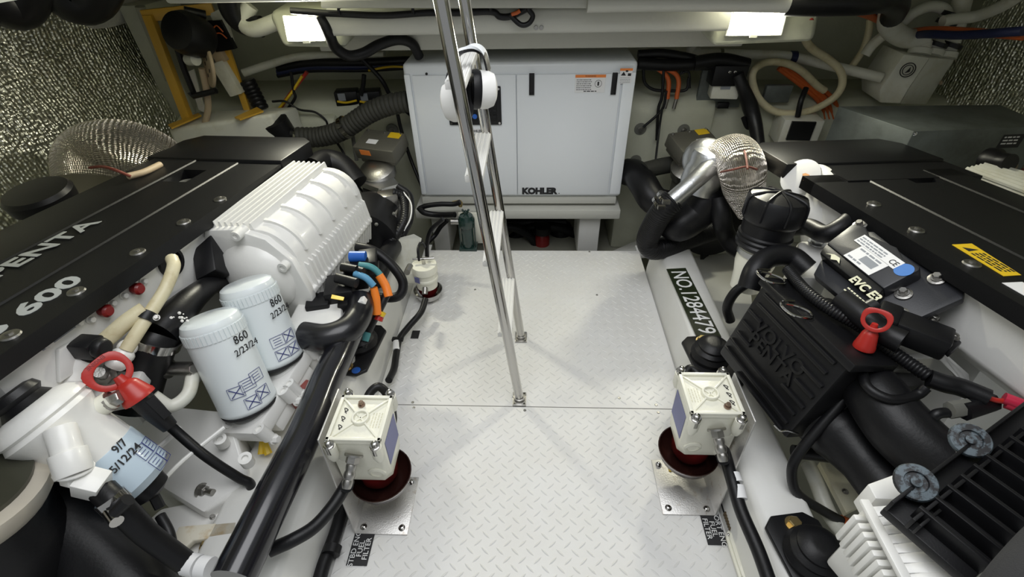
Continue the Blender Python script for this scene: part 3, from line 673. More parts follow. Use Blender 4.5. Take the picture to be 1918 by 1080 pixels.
# ---- fuel prefilter: white head with black ring, pale blue can
fp = T('fuel_filter', 'white fuel filter with black ring top and pale blue can at the near left', 'fuel filter', P(180, 960, z=.25), 'fuel filters')
ptop = P(60, 765, z=.66); pbo = P(268, 905, z=.42); axf = (pbo-ptop).normalized()
def on(t): return ptop.lerp(pbo, t)
Lf = (pbo-ptop).length
O('head', MB().lathe([(.05, -.01), (.078, .0), (.095, .018), (.097, .028), (.09, .034), (.095, .045), (.088, .06), (.078, .085), (.078, .17)], ptop, axf, 36), WHITE, fp)
O('priming_knob', MB().lathe([(.018, -.05), (.03, -.055), (.045, -.05), (.05, -.035), (.042, -.025), (.052, -.01), (.05, .005)], ptop, axf, 32), PLAS, fp, 'black ring shaped knob')
O('can', MB().lathe([(.079, .165), (.080, .17), (.079, Lf-.02), (.06, Lf), (.0, Lf)], ptop, axf, 36), FILTB, fp, 'pale blue filter can')
sdf = EYE-on(.7); sdf = (sdf-axf*sdf.dot(axf)).normalized(); tgf = axf.cross(sdf); s_ = 1 if (CM.inverted().to_3x3() @ tgf).x > 0 else -1
frf = wrapmap(ptop, axf, sdf, tgf, .080, s_*15, Lf*.68); fz = P(245, 835, z=.5)
text(fp, '9/7', frf(.012, .022), frf.x, frf.y, .026, INK, .0004, .0004, sx=.9); text(fp, '5/12/24', frf(.0, -.006), frf.x, frf.y, .024, INK, .0004, .0004)
for da, dh in ((40, .02), (62, .02), (40, .06), (62, .06)): pict(fp, wrapmap(ptop, axf, sdf, tgf, .080, s_*(da-2), Lf*.70+dh), .03, .034, False)
pn = MB(); pn.cyl(P(112, 800, z=.66), P(133, 868, z=.61), .028).cyl(P(126, 845, z=.63), P(140, 888, z=.595), .033).hexb(P(138, 878, z=.60), P(142, 895, z=.58)-P(138, 878, z=.60), .026, .03).box(P(172, 905, z=.565), (.05, .05, .05), Matrix.Rotation(.5, 3, 'Y')).cyl(P(160, 898, z=.57), P(195, 920, z=.545), .02); O('inlet_union', pn, WHITE, fp, bev=.004)
ps = MB(); ps.cyl(P(160, 782, z=.60), P(208, 748, z=.62), .024); O('outlet_union', ps, IVORY, fp); O('outlet_nut', MB().hexb(P(204, 752, z=.618), P(225, 742, z=.625)-P(204, 752, z=.618), .017, .03), DSTEEL, fp)
O('drain_bowl', MB().lathe([(.045, Lf), (.04, Lf+.03), (.02, Lf+.04)], ptop, axf).tube([pbo+axf*.02, P(300, 950, z=.36)], .012, 8, 0), PLAS, fp, 'black water drain')
hose('fuel_hose', S('192,918,z.545 225,950,z.52 275,1000,z.44 350,1055,z.34'), [.026, .026, .025, .024], RUB, 'black hose falling from the near left filter towards a printed white sleeve', 'hose', 'fuel hoses')
O('sleeve', MB().tube(S('350,1055,z.34 371,1060'), .0245, 16, 0).tube(S('375,1061,z.34 395,1064'), .0245, 16, 0), PAPER, COL.objects['fuel_hose'], 'white printed sleeve')
q = P(205, 958, z=.53); ckq = O('hose_clamp', MB().lathe([(.027, -.012), (.03, -.012), (.03, .012), (.027, .012)], P(212, 938, z=.53), P(250, 975, z=.48)-P(212, 938, z=.53), 20).cyl(q, q+V((.03, -.02, .0)), .013), STEEL, None, 'steel clamp on the hose below the near left filter', 'hose clamp')
O('lever', MB().tube(S('215,960,z.55 240,935,z.57'), [.012, .014], 10, 0), PLAS, ckq, 'black lever')
# ---- dark drum with a pale clamp ring in the near left corner
dr = T('strainer_drum', 'black round strainer body with a pale clamp ring in the bottom-left corner', 'strainer', P(30, 1100, z=.3))
dc = P(-110, 950, z=.60); dax = (P(10, 1180, z=.2)-dc).normalized()
O('body', MB().lathe([(.155, .0), (.15, .06), (.165, .10), (.17, .2), (.16, .34), (.10, .42)], dc, dax, 48), RUB, dr); O('clamp_ring', MB().lathe([(.14, -.035), (.165, -.03), (.165, 0), (.155, .02)], dc, dax, 48), mat('pale clamp', (.62, .57, .48), .4, .4), dr, 'pale metal clamp ring')
O('lid', MB().lathe([(.0, -.03), (.11, -.04), (.14, -.045), (.14, -.02)], dc, dax, 48), mat('dark lid', (.05, .05, .035), .3), dr)
O('duct', MB().tube(S('60,930,z.4 130,980,z.36 220,1060,z.30 260,1140,z.26'), [.13, .12, .10, .09], 24, 4), RUB, dr, 'black moulded duct')
O('yoke', MB().tube(S('235,1040,z.3 258,1070 300,1075,z.28'), [.02, .022, .022], 12, 3, ridge=(.02, .15)), PLAS, dr)
hose('drain_pipe', S('300,965,z.33 318,1000,z.31 322,1040,z.28 310,1080,z.24'), .012, PLAS, 'thin black pipe hanging from the pale blue filter can', 'hose')
# ---- left dipstick
def dipstick(hp, handle_c, fa, fb, cap_a, cap_b, tube_pts, label, k_=1):
    t = T('dipstick', label, 'dipstick', wl_ := P(*hp[:2], z=hp[2]), 'engine dipsticks')
    vw_ = (EYE-handle_c).normalized(); fa = fa-vw_*fa.dot(vw_)*.85; fb = vw_.cross(fa); fr = Fr(handle_c, fa, fb); R_, r_, th = .047*k_, .030*k_, .012; mb = MB(fr); n = 28; vs = []; fs = []
    for z in (-th/2, th/2):
        for q in (1, 0):
            for k in range(n):
                a = 2*math.pi*k/n; c, s_ = math.cos(a), math.sin(a)
                if q: rr = R_/max(.001, (abs(c)**3.2+abs(s_)**3.2)**(1/3.2)) if c > .1 else R_*.98
                else: rr = r_
                vs.append((rr*c*.92, rr*s_*(1 if q else 1.05), z))
    for k in range(n):
        k2 = (k+1) % n
        fs += [(k, k2, n+k2, n+k), (2*n+k2, 2*n+k, 3*n+k, 3*n+k2), (k2, k, 2*n+k, 2*n+k2), (n+k, n+k2, 3*n+k2, 3*n+k)]
    mb.add(vs, fs)
    O('handle', mb, RED, t, 'red loop handle', bev=.002)
    O('cap', MB().lathe([(r*k_, h_) for r, h_ in ((.010, -.03), (.014, -.012), (.022, -.006), (.026, .0), (.034, .03), (.036, .034), (.036, .042))], cap_a, cap_b-cap_a, 24), RED, t, 'red cap')
    d = (cap_b-cap_a).normalized()
    O('neck', MB().tube([cap_b-d*.006, cap_b+d*.05, cap_b+d*.1], [.026*k_, .024*k_, .018*k_], 16, 0).box(cap_b+d*.04+V((.018, .0, .008)), (.02, .02, .06), d.to_track_quat('Z', 'Y').to_matrix()), PLAS, t, bev=0)
    O('tube', MB().tube([cap_b+d*.09]+tube_pts, .0135, 12, 6), PLAS, t, 'black dipstick tube')
    return t, fr
ca = P(238, 722, z=.625); cb = P(262, 745, z=.59)
hc_ = P(206, 698, z=.66)
_, hfr = dipstick((262, 745, .5), hc_, hc_-P(240, 722, z=.63), (EYE-hc_).cross(hc_-P(240, 722, z=.63)), ca, cb, S('310,790,z.43 380,850,z.33 445,893,z.24 468,905,z.21 472,925,z.17'), 'dipstick with a red loop handle on the left engine')
text(COL.objects['dipstick'].children[0], 'ENGINE', hfr(.037, 0, .0062), hfr.y, -hfr.x, .012, DRED, .0006, .0002)
hose('return_hose', S('286,742,z.5 320,760,z.46 352,738,z.46 362,700,z.48'), .018, PVC, 'short white return hose curling beside the red handled dipstick on the left', 'hose')
O('solenoid', MB().cyl(P(315, 690, z=.5), P(362, 690, z=.5), .02).cyl(P(300, 690, z=.5), P(318, 690, z=.5), .028).hexb(P(355, 690, z=.5), (1, -.3, .3), .014, .02), DSTEEL, eL)
# ---- black wiring block under the cooler, with coloured looms
wbx = MB(); c0 = P(650, 540, z=.42)
for px, py, z_, s_ in ((640, 548, .42, (.10, .12, .09)), (668, 515, .45, (.08, .10, .07)), (690, 490, .46, (.07, .1, .06)), (600, 575, .40, (.08, .08, .08)), (660, 570, .40, (.09, .07, .06))): wbx.box(P(px, py, z=z_), s_, Matrix.Rotation(.25, 3, 'Z'))
wbl = O('wiring_block', wbx, PLAS, eL, 'black wiring connector block', bev=.006)
def plugc(a, b, r, m, nm='connector'): return O(nm, MB().tube([a, b], r, 10, 0, flat=.8), m, wbl)
plugc(*S('645,500,z.5 680,510'), .018, PLAS); plugc(*S('655,480,z.5 685,480'), .02, BLUE); plugc(*S('630,520,z.49 668,530'), .018, PLAS); plugc(*S('640,500,z.51 668,505'), .016, PLAS)
O('yellow_mark', MB().prism(S('622,552,z.475 645,557 643,563 620,559'), (0, 0, .002)).prism(S('630,512,z.49 640,516 638,522 628,518'), (0, 0, .002)), YEL, wbl, 'yellow paint mark')
O('white_plug', MB().box(P(672, 568, z=.43), (.06, .03, .03), Matrix.Rotation(-.4, 3, 'Y')), WHITE, wbl, bev=.004)
hose('teal_loom', S('672,496,z.5 695,500,z.49 712,515,z.46 722,540,z.42'), .012, TEAL, 'teal taped cable curving from the wiring block to an orange sleeve', 'cable')
hose('blue_loom', S('664,512,z.5 685,520,z.49 700,535,z.46'), .012, LBLUE, 'light blue taped cable from the black wiring block', 'cable')
os_ = hose('sleeved_cable', S('710,515,z.465 722,535,z.43 728,555,z.40'), .016, ORBR, 'cable end in an orange sleeve, the one farther from the oil filters', 'cable', 'orange sleeved cables')
hose('sleeved_cable', S('700,538,z.45 704,560,z.41 706,588,z.36'), [.013, .016, .016], ORBR, 'cable end in a long orange sleeve, the one nearer the oil filters', 'cable', 'orange sleeved cables')
hose('battery_cable', S('724,552,z.40 710,580,z.36 690,620,z.28 680,650,z.24'), .015, PLAS, 'black cable leading down to the left engine mount with a yellow and red band', 'cable')
O('band', MB().tube(S('716,583,z.355 712,590,z.345'), .0165, 10, 0), YEL, COL.objects['battery_cable'], 'yellow band'); O('band', MB().tube(S('711,592,z.34 708,600,z.33'), .0165, 10, 0), RED, COL.objects['battery_cable'], 'red band')
O('terminal', MB().tube(S('687,622,z.28 682,638,z.26'), .017, 10, 0), TEAL, COL.objects['battery_cable'], 'green taped end')
hose('heater_hose', S('668,462,z.48 700,470,z.47 735,498,z.42 755,530,z.36 745,555,z.32 705,556,z.32 690,548,z.34'), .019, RUB, 'black hose looping inboard around the coloured cables', 'hose')
# ---- large black pipes
hose('exhaust_pipe', S('655,618,z.36 632,670 610,715 572,810 517,920 436,1085'), .048, GLOSS, 'long thick glossy black pipe running along the left engine bed', 'pipe', n=28)
O('pipe_elbow', MB().tube(S('568,628,z.40 610,632,z.40 650,618,z.40 672,588,z.40 676,560,z.41'), .047, 22, 8), SEMI, eL, 'black rubber elbow')
# ---- engine mounts
def mount(c, yaw, label, blue):
    t = T('engine_mount', label, 'engine mount', c, 'rubber engine mounts'); R_ = Matrix.Rotation(yaw, 3, 'Z')
    fr = Fr(c, R_ @ V((1, 0, 0)), R_ @ V((0, 1, 0)))
    O('base_plate', MB(fr).prism([(x*.075, y*.13, 0) for x, y in ((-.6, -1), (.6, -1), (1, -.8), (1, .8), (.6, 1), (-.6, 1), (-1, .8), (-1, -.8))], (0, 0, .014)), PLAS, t, bev=.004)
    O('rubber_dome', MB(fr).lathe([(.066, .014), (.07, .03), (.06, .045), (.062, .055), (.05, .065), (.052, .075), (.035, .09), (.02, .092)], (0, .02, 0), n=32), RUB, t)
    for y in (-.1, .1): O('mount_bolt', MB(fr).hexb((0, y, .014), (0, 0, 1), .016, .02), BRASS, t, 'brass coloured bolt')
    a, b = fr.hit(*blue, .0145); O('paint_mark', MB(fr).lathe([(.016, .0145), (.014, .0155)], (a, b, 0), n=12), BLUE, t, 'blue paint dab')
    return t
mount(P(672, 655, z=.2), -.1, 'black rubber engine mount beside the thick pipe on the left bed', (667, 693))
# ================================================================ LEFT FAR CORNER
# white tank with the yellow framed pump
tk = T('tank', 'white tank under the yellow framed pump in the far left corner', 'tank', P(420, 265, Y=2.5))
tp = S('322,236,z.66 508,208 520,240 516,268,z.57 318,275'); 
a, b, c = P(314, 243, z=.64), P(506, 213, z=.70), P(520, 262, z=.56)
mb = MB(); pts = [a, b, b+V((.04, .24, -.04)), a+V((-.05, .22, .02))]; mb.prism([p+V((0, 0, -.35)) for p in pts], (0, 0, .35)); O('body', mb, PVC, tk, bev=.02, seg=3)
# pump frame
pf = T('framed_pump', 'pump with black motor and tan drive disc hung in a yellow metal frame', 'pump', P(400, 215, z=.67))
fb = MB()
def strut(a, b, w, t, mb, up=V((0, 1, 0))):
    d = (b-a).normalized(); s_ = d.cross(up).normalized(); n = s_.cross(d); L = (b-a).length
    return mb.add([a+s_*x*w/2+n*y*t/2+d*l for l in (0, L) for x, y in ((-1, -1), (1, -1), (1, 1), (-1, 1))], [(3, 2, 1, 0), (4, 5, 6, 7), (0, 1, 5, 4), (1, 2, 6, 5), (2, 3, 7, 6), (3, 0, 4, 7)])
pts = S('278,28,Y2.52 352,222,Y2.48'); O('post', strut(*pts, .045, .035, MB()), YFR, pf, bev=.002)
pts = S('402,25,Y2.62 465,210,Y2.62'); O('post', strut(*pts, .035, .02, MB()), YFR, pf, bev=.002)
O('top_bar', strut(*S('268,30,Y2.52 400,16,Y2.62'), .05, .03, MB()), YFR, pf, bev=.002)
O('foot', MB().prism(S('316,236,z.665 372,214 378,218 322,242'), (0, 0, .008)), YFR, pf); O('foot', MB().prism(S('440,222,z.69 482,203 494,210 450,226'), (0, 0, .008)), YFR, pf)
q = P(360, 66, Y=2.45); mt = O('motor', MB().lathe([(.05, -.07), (.085, -.06), (.095, -.02), (.095, .05), (.08, .09), (.04, .1)], q, (-.1, -.8, .35), 28), PLAS, pf, 'black motor')
O('motor_rim', MB().lathe([(.05, -.0), (.055, .0), (.055, .006), (.05, .006)], q+V((-.01, -.082, .035)), (-.1, -.8, .35), 24), GINK, mt)
q = P(392, 126, Y=2.45); dk = O('drive_disc', MB().lathe([(.088, -.008), (.092, -.004), (.092, .004), (.088, .008)], q, (-.72, -.62, .22), 32), TAN, pf, 'tan drive disc'); N_ = V((-.72, -.62, .22)).normalized(); a_ = N_.orthogonal().normalized(); b_ = N_.cross(a_)
for k in range(4): r_ = .04*(a_*math.cos(k*1.57+.5)+b_*math.sin(k*1.57+.5)); O('hole', MB().lathe([(.009, .0), (.009, .0092)], q+r_, N_, 12), INK, dk)
O('drive_disc', MB().cyl(P(353, 112, Y=2.45), P(367, 112, Y=2.42), .026), PVC, pf, 'small white pulley')
O('control_box', MB().box(P(428, 146, Y=2.6), (.075, .05, .17), Matrix.Rotation(-.25, 3, 'Y')), PVC, pf, 'white box', bev=.006); O('sensor', MB().box(P(412, 104, Y=2.6), (.06, .04, .06), Matrix.Rotation(-.25, 3, 'Y')), TAN, pf, bev=.004)
O('black_plate', MB().prism(S('385,40,Y2.58 412,38 440,92 405,98'), (0, .03, 0)), PLAS, pf); O('white_tab', MB().prism(S('392,26,Y2.6 416,15 437,82 424,86'), (0, .02, 0)), PVC, pf)
O('arm', MB().tube(S('322,60,Y2.46 345,130 365,180'), .014, 8, 0).tube(S('356,172,Y2.42 362,180 405,170'), .014, 8, 0).tube(S('345,20,Y2.5 385,28,Y2.55'), .02, 10, 0), PLAS, pf)
O('outlet_pipe', MB().tube(S('378,128,Y2.46 386,165 390,200 384,232'), .016, 10), TAN, pf, 'tan outlet hose')
O('bracket', MB().prism(S('350,135,Y2.56 372,205 385,212 362,130'), (0, .01, 0)), FRPW, pf)
wm = MB(); wm.tube(S('396,60,Y2.52 405,48 418,60'), .003, 6).tube(S('398,66,Y2.52 412,62 425,72'), .003, 6); O('wires', wm, ORANGE, pf)
# foil wrapped exhaust behind the left cover
xl = T('exhaust_elbow', 'silver wrapped exhaust elbow behind the left black engine cover', 'exhaust', P(235, 330, z=.5), 'wrapped exhausts')
O('wrap', MB().tube(S('178,350,z.62 180,300,z.70 225,285,z.72 275,295,z.68 320,320,z.6'), [.135, .14, .135, .13, .12], 28, 8), WRAP, xl, 'woven silver heat wrap'); O('binding', MB().tube(S('168,314,z.80 190,312,z.82 215,318,z.83 245,330,z.80'), .005, 8), mat('rust red thread', (.22, .05, .03), .7), xl, 'rust red binding wire')
hose('oil_pipe', S('240,330,z.76 270,322,z.75 300,308,z.74'), .012, TAN, 'short rusty pipe end at the edge of the left engine cover', 'pipe')
bc = T('round_cap', 'black round cap behind the left engine cover, before the silver wrapped exhaust', 'cap', P(85, 380, z=.6)); q = P(78, 372, z=.70)
O('cap', MB().lathe([(.06, -.06), (.085, -.03), (.105, -.02), (.11, .02), (.10, .035), (.04, .04)], q, (0, -.1, 1), 32), PLAS, bc); O('neck', MB().cyl(q+V((0, 0, -.14)), q+V((0, 0, -.04)), .07), PLAS, bc)
# duct hoses against the deck head, upper left
hose('duct_hose', S('-90,30,Y1.95 -20,-2,Y2.0 30,10,Y2.06 68,-60,Y2.1'), .085, PLAS, 'fat black duct hose at the extreme upper left', 'hose', 'black duct hoses', n=20)
hose('duct_hose', S('92,-70,Y2.15 125,-5,Y2.17 170,-3,Y2.2 205,-75,Y2.2'), .085, PLAS, 'fat black duct hose hanging to the right of another against the deck head', 'hose', 'black duct hoses', n=20)
hose('duct_hose', S('425,-10,Y2.4 432,20,Y2.42 455,45,Y2.45 490,50,Y2.45'), .045, PLAS, 'black duct hose bending beside the left work light', 'hose', 'black duct hoses', n=18)
O('vent_pipe', MB().tube(S('520,40,Y2.4 475,55,Y2.42 455,40,Y2.44 470,10,Y2.46'), .034, 16, 6), PVC, None, 'white curved pipe to the left of the left work light', 'pipe')
# generator exhaust: clamped corrugated hose from a black canister
wc = T('water_lock', 'black canister beside the white tank, where the corrugated hose begins', 'canister', P(525, 262, Y=2.5)); q = P(525, 245, Y=2.5)
O('body', MB().lathe([(.05, -.09), (.072, -.07), (.072, .06), (.05, .075)], q, (-.2, -.2, 1), 24), PLAS, wc); O('outlet', MB().cyl(q+V((.05, 0, -.02)), q+V((.11, .0, -.035)), .04), PLAS, wc)
hose('corrugated_hose', S('556,257,Y2.5 600,256,Y2.52 640,244,Y2.52 690,212,Y2.52 730,196,Y2.52 765,190,Y2.52'), .052, DUST, 'dark corrugated hose rising to the left side of the generator', 'hose', ridge=(.022, .10), n=18)
O('hose_clamp', MB().lathe([(.056, -.012), (.06, -.012), (.06, .012), (.056, .012)], P(647, 238, Y=2.52), V((.8, 0, .42)), 24).box(P(640, 228, Y=2.5)+V((0, -.05, 0)), (.02, .02, .02)), STEEL, None, 'steel clamp halfway along the dark corrugated hose', 'hose clamp')
O('hose_clamp', MB().lathe([(.046, -.01), (.05, -.01), (.05, .01), (.046, .01)], P(560, 257, Y=2.5), V((1, 0, 0)), 24), STEEL, None, 'steel clamp where the corrugated hose leaves the black canister', 'hose clamp')
hose('corrugated_hose', S('462,150,Y2.64 475,175 490,205,Y2.62'), .04, PLAS, 'short black corrugated hose behind the yellow frame', 'hose', ridge=(.022, .12), n=16)
# wiring behind the left corner
hose('pvc_pipe', S('455,137,Y2.75 500,122,Y2.8 560,106,Y2.85 650,104,Y2.9 720,104'), .021, PVC, 'white pipe along the after bulkhead, left of the generator', 'pipe')
hose('wire_loom', S('545,20,Y2.17 600,24 640,26,Y2.17 720,29,Y2.17 800,24 860,24 920,22 936,31 955,31 975,22,Y2.17 990,14'), .0125, PLAS, 'black wire loom clipped along the top of the cross beam', 'cable')
for px, py in ((636, 18), (775, 17), (920, 12)): O('cable_clip', MB().tube(S('%d,%d,Y2.155 %d,%d %d,%d' % (px, py+10, px-2, py-2, px+4, py-7)), .006, 8, 3), PLAS, COL.objects['wire_loom'])
hose('cable_tail', S('955,28,Y2.14 975,46 990,44 998,30 990,16 1002,8'), .010, PLAS, 'black taped cable end looping down from the cross beam', 'cable'); hose('cable_tail', S('958,27,Y2.13 968,24 974,20'), .007, ORANGE, 'short orange wire showing in the taped end on the cross beam', 'cable')
hose('drain_hose', S('600,30,Y2.2 615,60,Y2.2 628,88,Y2.28 652,104,Y2.32 680,100,Y2.36 710,84,Y2.4 745,74,Y2.42 772,82,Y2.45 785,105,Y2.5'), .0235, RUB, 'black hose dipping below the left work light and over to the generator', 'hose')
for i, (dy, m, nm, lb) in enumerate(((0, PLAS, 'wire_loom', 'thick black wire loom along the bulkhead, left of the generator'), (8, NAVY, 'blue_cable', 'dark blue cable under the black loom, left of the generator'), (14, PLAS, 'wire_loom', 'lower black wire loom along the bulkhead, left of the generator'))):
    hose(nm, S('520,%d,Y2.86 580,%d 680,%d 760,%d 790,%d' % (128+dy, 118+dy, 117+dy, 113+dy, 116+dy)), .022-.005*i, m, lb, 'cable')
hose('yellow_cable', S('690,132,Y2.82 730,125 770,126'), .006, YEL, 'thin yellow cable along the loom beside the top left of the generator', 'cable')
hose('red_cable', S('575,135,Y2.7 552,165 530,195 515,220'), .010, RED, 'red cable running down to the black canister', 'cable', 'red and yellow cables'); hose('yellow_cable', S('566,142,Y2.69 545,175 525,200 512,218'), .007, YEL, 'yellow cable running down beside the red one', 'cable', 'red and yellow cables')
hose('black_wire', S('545,135,Y2.69 550,170 552,185 530,215'), .008, PLAS, 'black wire hanging with the red and yellow cables', 'cable')
hose('black_wire', S('510,190,Y2.66 535,190 560,205 590,210 610,225 614,240'), .006, PLAS, 'thin black wire drooping over the bulkhead ledge on the left', 'cable')
for px in (654, 696):
    t = T('relay_box', 'small black relay box with yellow wires, %s on the left ledge' % ('farther from the generator' if px < 670 else 'nearer the generator'), 'relay', P(px, 192, Y=2.78), 'relay boxes')
    O('case', MB().box(P(px-3, 181, Y=2.78), (.125, .09, .075), Matrix.Rotation(.15, 3, 'Z')), PLAS, t, bev=.004); O('label', MB().box(P(px-14, 182, Y=2.732), (.04, .002, .04), Matrix.Rotation(.15, 3, 'Z')), GINK, t)
    O('wires', MB().tube(S('%d,190,Y2.72 %d,192 %d,188' % (px-22, px-5, px+14)), .006, 6), YEL, t)
hose('black_wire', S('678,110,Y2.7 715,150 735,185 770,215,Y2.6'), .012, PLAS, 'straight black cable slanting down to the upper left of the generator', 'cable'); hose('black_wire', S('682,140,Y2.72 680,160 676,178'), .012, PLAS, 'black cable dropping to the relay boxes', 'cable')
hose('black_wire', S('745,215,Y2.6 752,245 770,300 795,360,Y2.5'), .010, PLAS, 'black cable running down beside the left edge of the generator', 'cable')
hose('black_wire', S('630,265,Y2.6 645,290 658,330,Y2.5 680,360'), .007, PLAS, 'thin black wire above the left steering actuator', 'cable'); hose('black_wire', S('660,250,Y2.6 668,300'), .011, GASK, 'grey cable behind the left steering actuator', 'cable')
def washer(px, py, label):
    t = T('bulkhead_bolt', label, 'bolt', P(px, py, Y=2.70), 'bulkhead bolts with grey washers'); q = P(px, py, Y=2.705)
    O('washer', MB().lathe([(.036, 0), (.034, .008), (.012, .01)], q, (0, -1, .0), 24), GASK, t); O('stud', MB().hexb(q+V((0, -.008, 0)), (0, -1, 0), .012, .02), DSTEEL, t)
washer(735, 243, 'bulkhead bolt with a grey washer, left of the generator'); washer(1199, 241, 'bulkhead bolt with a grey washer just right of the generator'); washer(1280, 243, 'bulkhead bolt with a grey washer above the right actuator'); washer(1190, 300, 'bulkhead bolt with a dark washer above the big black hose')
# ---- steering actuators
def actuator(c, yaw, label, sx):
    t = T('steering_actuator', label, 'actuator', c, 'steering actuators'); R_ = Matrix.Rotation(yaw, 3, 'Z'); fr = Fr(c, R_ @ V((1, 0, 0)), R_ @ V((0, .9, .25)))
    O('housing', MB(fr).box((0, 0, .0), (.24, .16, .075)), ACTG, t, bev=.008); O('lower_half', MB(fr).box((0, .0, -.05), (.21, .14, .03)), ACTG, t, bev=.006)
    decal(t, 'label', fr, -.03*sx, -.02, .06, .035, PAPER, .001, 'small maker plate', .0378); decal(t, 'warning_sticker', fr, .07, .05, .07, .045, YEL, .001, 'yellow sticker', .0378)
    O('front_label', MB(fr).box((-.05, -.081, .01), (.06, .002, .03)), LORANGE, t)
    O('gear_head', MB().lathe([(.05, .0), (.09, .01), (.095, .06), (.07, .075), (.03, .08)], c+V((-.015, -.06, -.145)), (-.1, -.35, 1), 28), DSTEEL, t); O('column', MB().cyl(c+V((-.02, -.04, -.40)), c+V((-.015, -.055, -.13)), .07), ACTG, t)
    for k in range(3): O('bolt', MB().hexb(fr(-.1+.1*k, .065, .037), fr.z, .006, .008), DSTEEL, t)
    return t
actuator(P(714, 273, Y=2.42), -.30, 'grey brown actuator with yellow sticker, left of the generator', 1)
actuator(P(1298, 272, Y=2.46), .35, 'grey brown actuator with yellow sticker, right of the generator', -1)
# drive leg: dark machinery behind the cooler
dl = T('drive_unit', 'dark drive unit with bell housing between the left engine and the generator', 'drive unit', P(700, 460, z=0))
O('bell_housing', MB().lathe([(.10, -.1), (.165, -.08), (.165, .08), (.12, .16)], P(690, 432, z=.30), (.05, 1, .1), 36), PLAS, dl); O('gearbox', MB().box(P(712, 372, z=.30), (.16, .10, .12), Matrix.Rotation(.3, 3, 'Z')), PLAS, dl, bev=.008)
O('top_plate', MB().prism(S('662,336,z.40 712,354 748,344 735,330 690,324'), (0, 0, -.03)), ALU, dl)
O('valve_body', MB().box(P(728, 378, z=.40), (.09, .08, .1), Matrix.Rotation(.4, 3, 'Z')).box(P(738, 400, z=.36), (.06, .12, .06)), DSTEEL, dl, bev=.008)
for px, py in ((713, 372), (700, 375), (712, 355), (735, 365), (705, 420), (738, 400)): O('bolt', MB().hexb(P(px, py, z=.4), (.3, -.6, .6), .006, .012), GASK, dl)
hose('hydraulic_hose', S('735,360,z.45 755,370,z.42 758,410,z.36 735,450,z.3 710,480,z.28'), .022, PLAS, 'black hydraulic hose with a white printed stripe behind the white cooler', 'hose', ridge=(.012, .06)); hose('hydraulic_hose', S('745,348,z.46 768,368,z.42 768,410,z.36 755,440,z.3'), .016, PLAS, 'outer black hydraulic hose nearest the generator', 'hose')
O('printed_stripe', MB().tube([p+V((0, -.004, .014)) for p in S('757,364,z.43 771,385,z.40 770,412,z.36 758,436,z.31')], .0035, 6), PAPER, COL.objects['hydraulic_hose.001'], 'white printed stripe')
hose('rubber_duct', S('588,318,z.55 610,303,z.55 640,312,z.52 668,345,z.45'), .06, RUB, 'short thick black duct behind the white cooler', 'hose', n=18)
hose('rubber_duct', S('700,470,z.24 680,430,z.3 665,400,z.34'), .045, RUB, 'black rubber bend below the drive unit on the left', 'hose', n=16); hose('rubber_duct', S('738,456,z.26 715,495,z.3 700,525,z.3'), .045, RUB, 'black hose sloping forward beside the white bracket plate', 'hose', n=16)
O('bracket_plate', MB().prism(S('738,448,z.3 775,438,z.3 790,446,z.3 778,492,z.16 758,560,z.02 718,520,z.1'), (-.01, 0, -.006)), PVC, None, 'pale bracket plate standing beside the far fuel filter', 'bracket')
# ================================================================ RIGHT ENGINE
o = P(1918, 574, z=.80); f = P(1525, 342, z=.72); ey = (f-o).normalized(); ex = V((1, 0, 0)); ex = (ex-ey*ex.dot(ey)).normalized()
RF = Fr(o, ex, ey); VR = (f-o).length
eR = T('marine_engine', 'large marine engine on the right, black top cover with a yellow warning sticker', 'engine', (1.4, 1.1, .05), 'pair of marine engines')
l1 = RF.hit(1765, 409)[0]; l2 = RF.hit(1850, 395)[0]
hc = RF.hit(1712, 331)
cvR = cover(eR, RF, .62, -.45, VR, (hc[0]-.05, hc[0]+.05, hc[1]-.07, hc[1]+.05), (l1, max(l2, hc[0]+.07)))
O('filler_cap', MB(RF).lathe([(.045, -.06), (.045, -.03), (.03, -.02)], (hc[0], hc[1]-.02, 0)), WHITE, cvR)
v1 = RF.hit(1470, 262, .02)[1]
v0_ = RF.hit(1487, 304, .02)[1]; cR = endcap(eR, RF, v0_, v1, -.01, .62); O('cover_bridge', MB(RF).box((.37, (VR+v0_)/2, -.02), (.50, abs(v0_-VR)+.01, .05)), COVER, cvR)
for px, py in ((1637, 382), (1717, 431), (1820, 494)):
    a, b = RF.hit(px, py); mb = MB(RF).lathe([(.020, 0), (.018, .004), (.012, .005)], (a, b, 0), n=20).hexb((a, b, .003), (0, 0, 1), .008, .006); O('cover_bolt', mb, DSTEEL, cvR, 'steel bolt with a washer')
A = RF.hit(1783, 458, .001); B = RF.hit(1913, 515, .001); C_ = RF.hit(1820, 456, .001); D_ = RF.hit(1880, 517, .001)
ws = O('warning_sticker', MB(RF).prism([(*A, .0005), (*D_, .0005), (*B, .0005), (*C_, .0005)], (0, 0, .001)), YEL, cvR, 'yellow warning sticker with a triangle')
wa = RF(*A, .0016); wx = (RF(*D_, .0016)-wa); wy = RF(*C_, .0016)-wa; wf = Fr(wa, wx, wy)
wl_ = wx.length; wh = wy.dot(wf.y)
O('triangle', MB(wf).prism([(wl_*.10, wh*.25, 0), (wl_*.24, wh*.25, 0), (wl_*.19, wh*.8, 0)], (0, 0, .0004)), INK, ws)
lines(ws, wf, [(wl_*.30, wh*(.74-.17*k), wl_*.58, wh*.09) for k in range(4)], INK, c=0)
A = RF.hit(1903, 533, .001); O('sticker', MB(RF).box((A[0], A[1]-.05, .0012), (.05, .12, .001)), PAPER, cvR, 'white sticker at the frame edge')
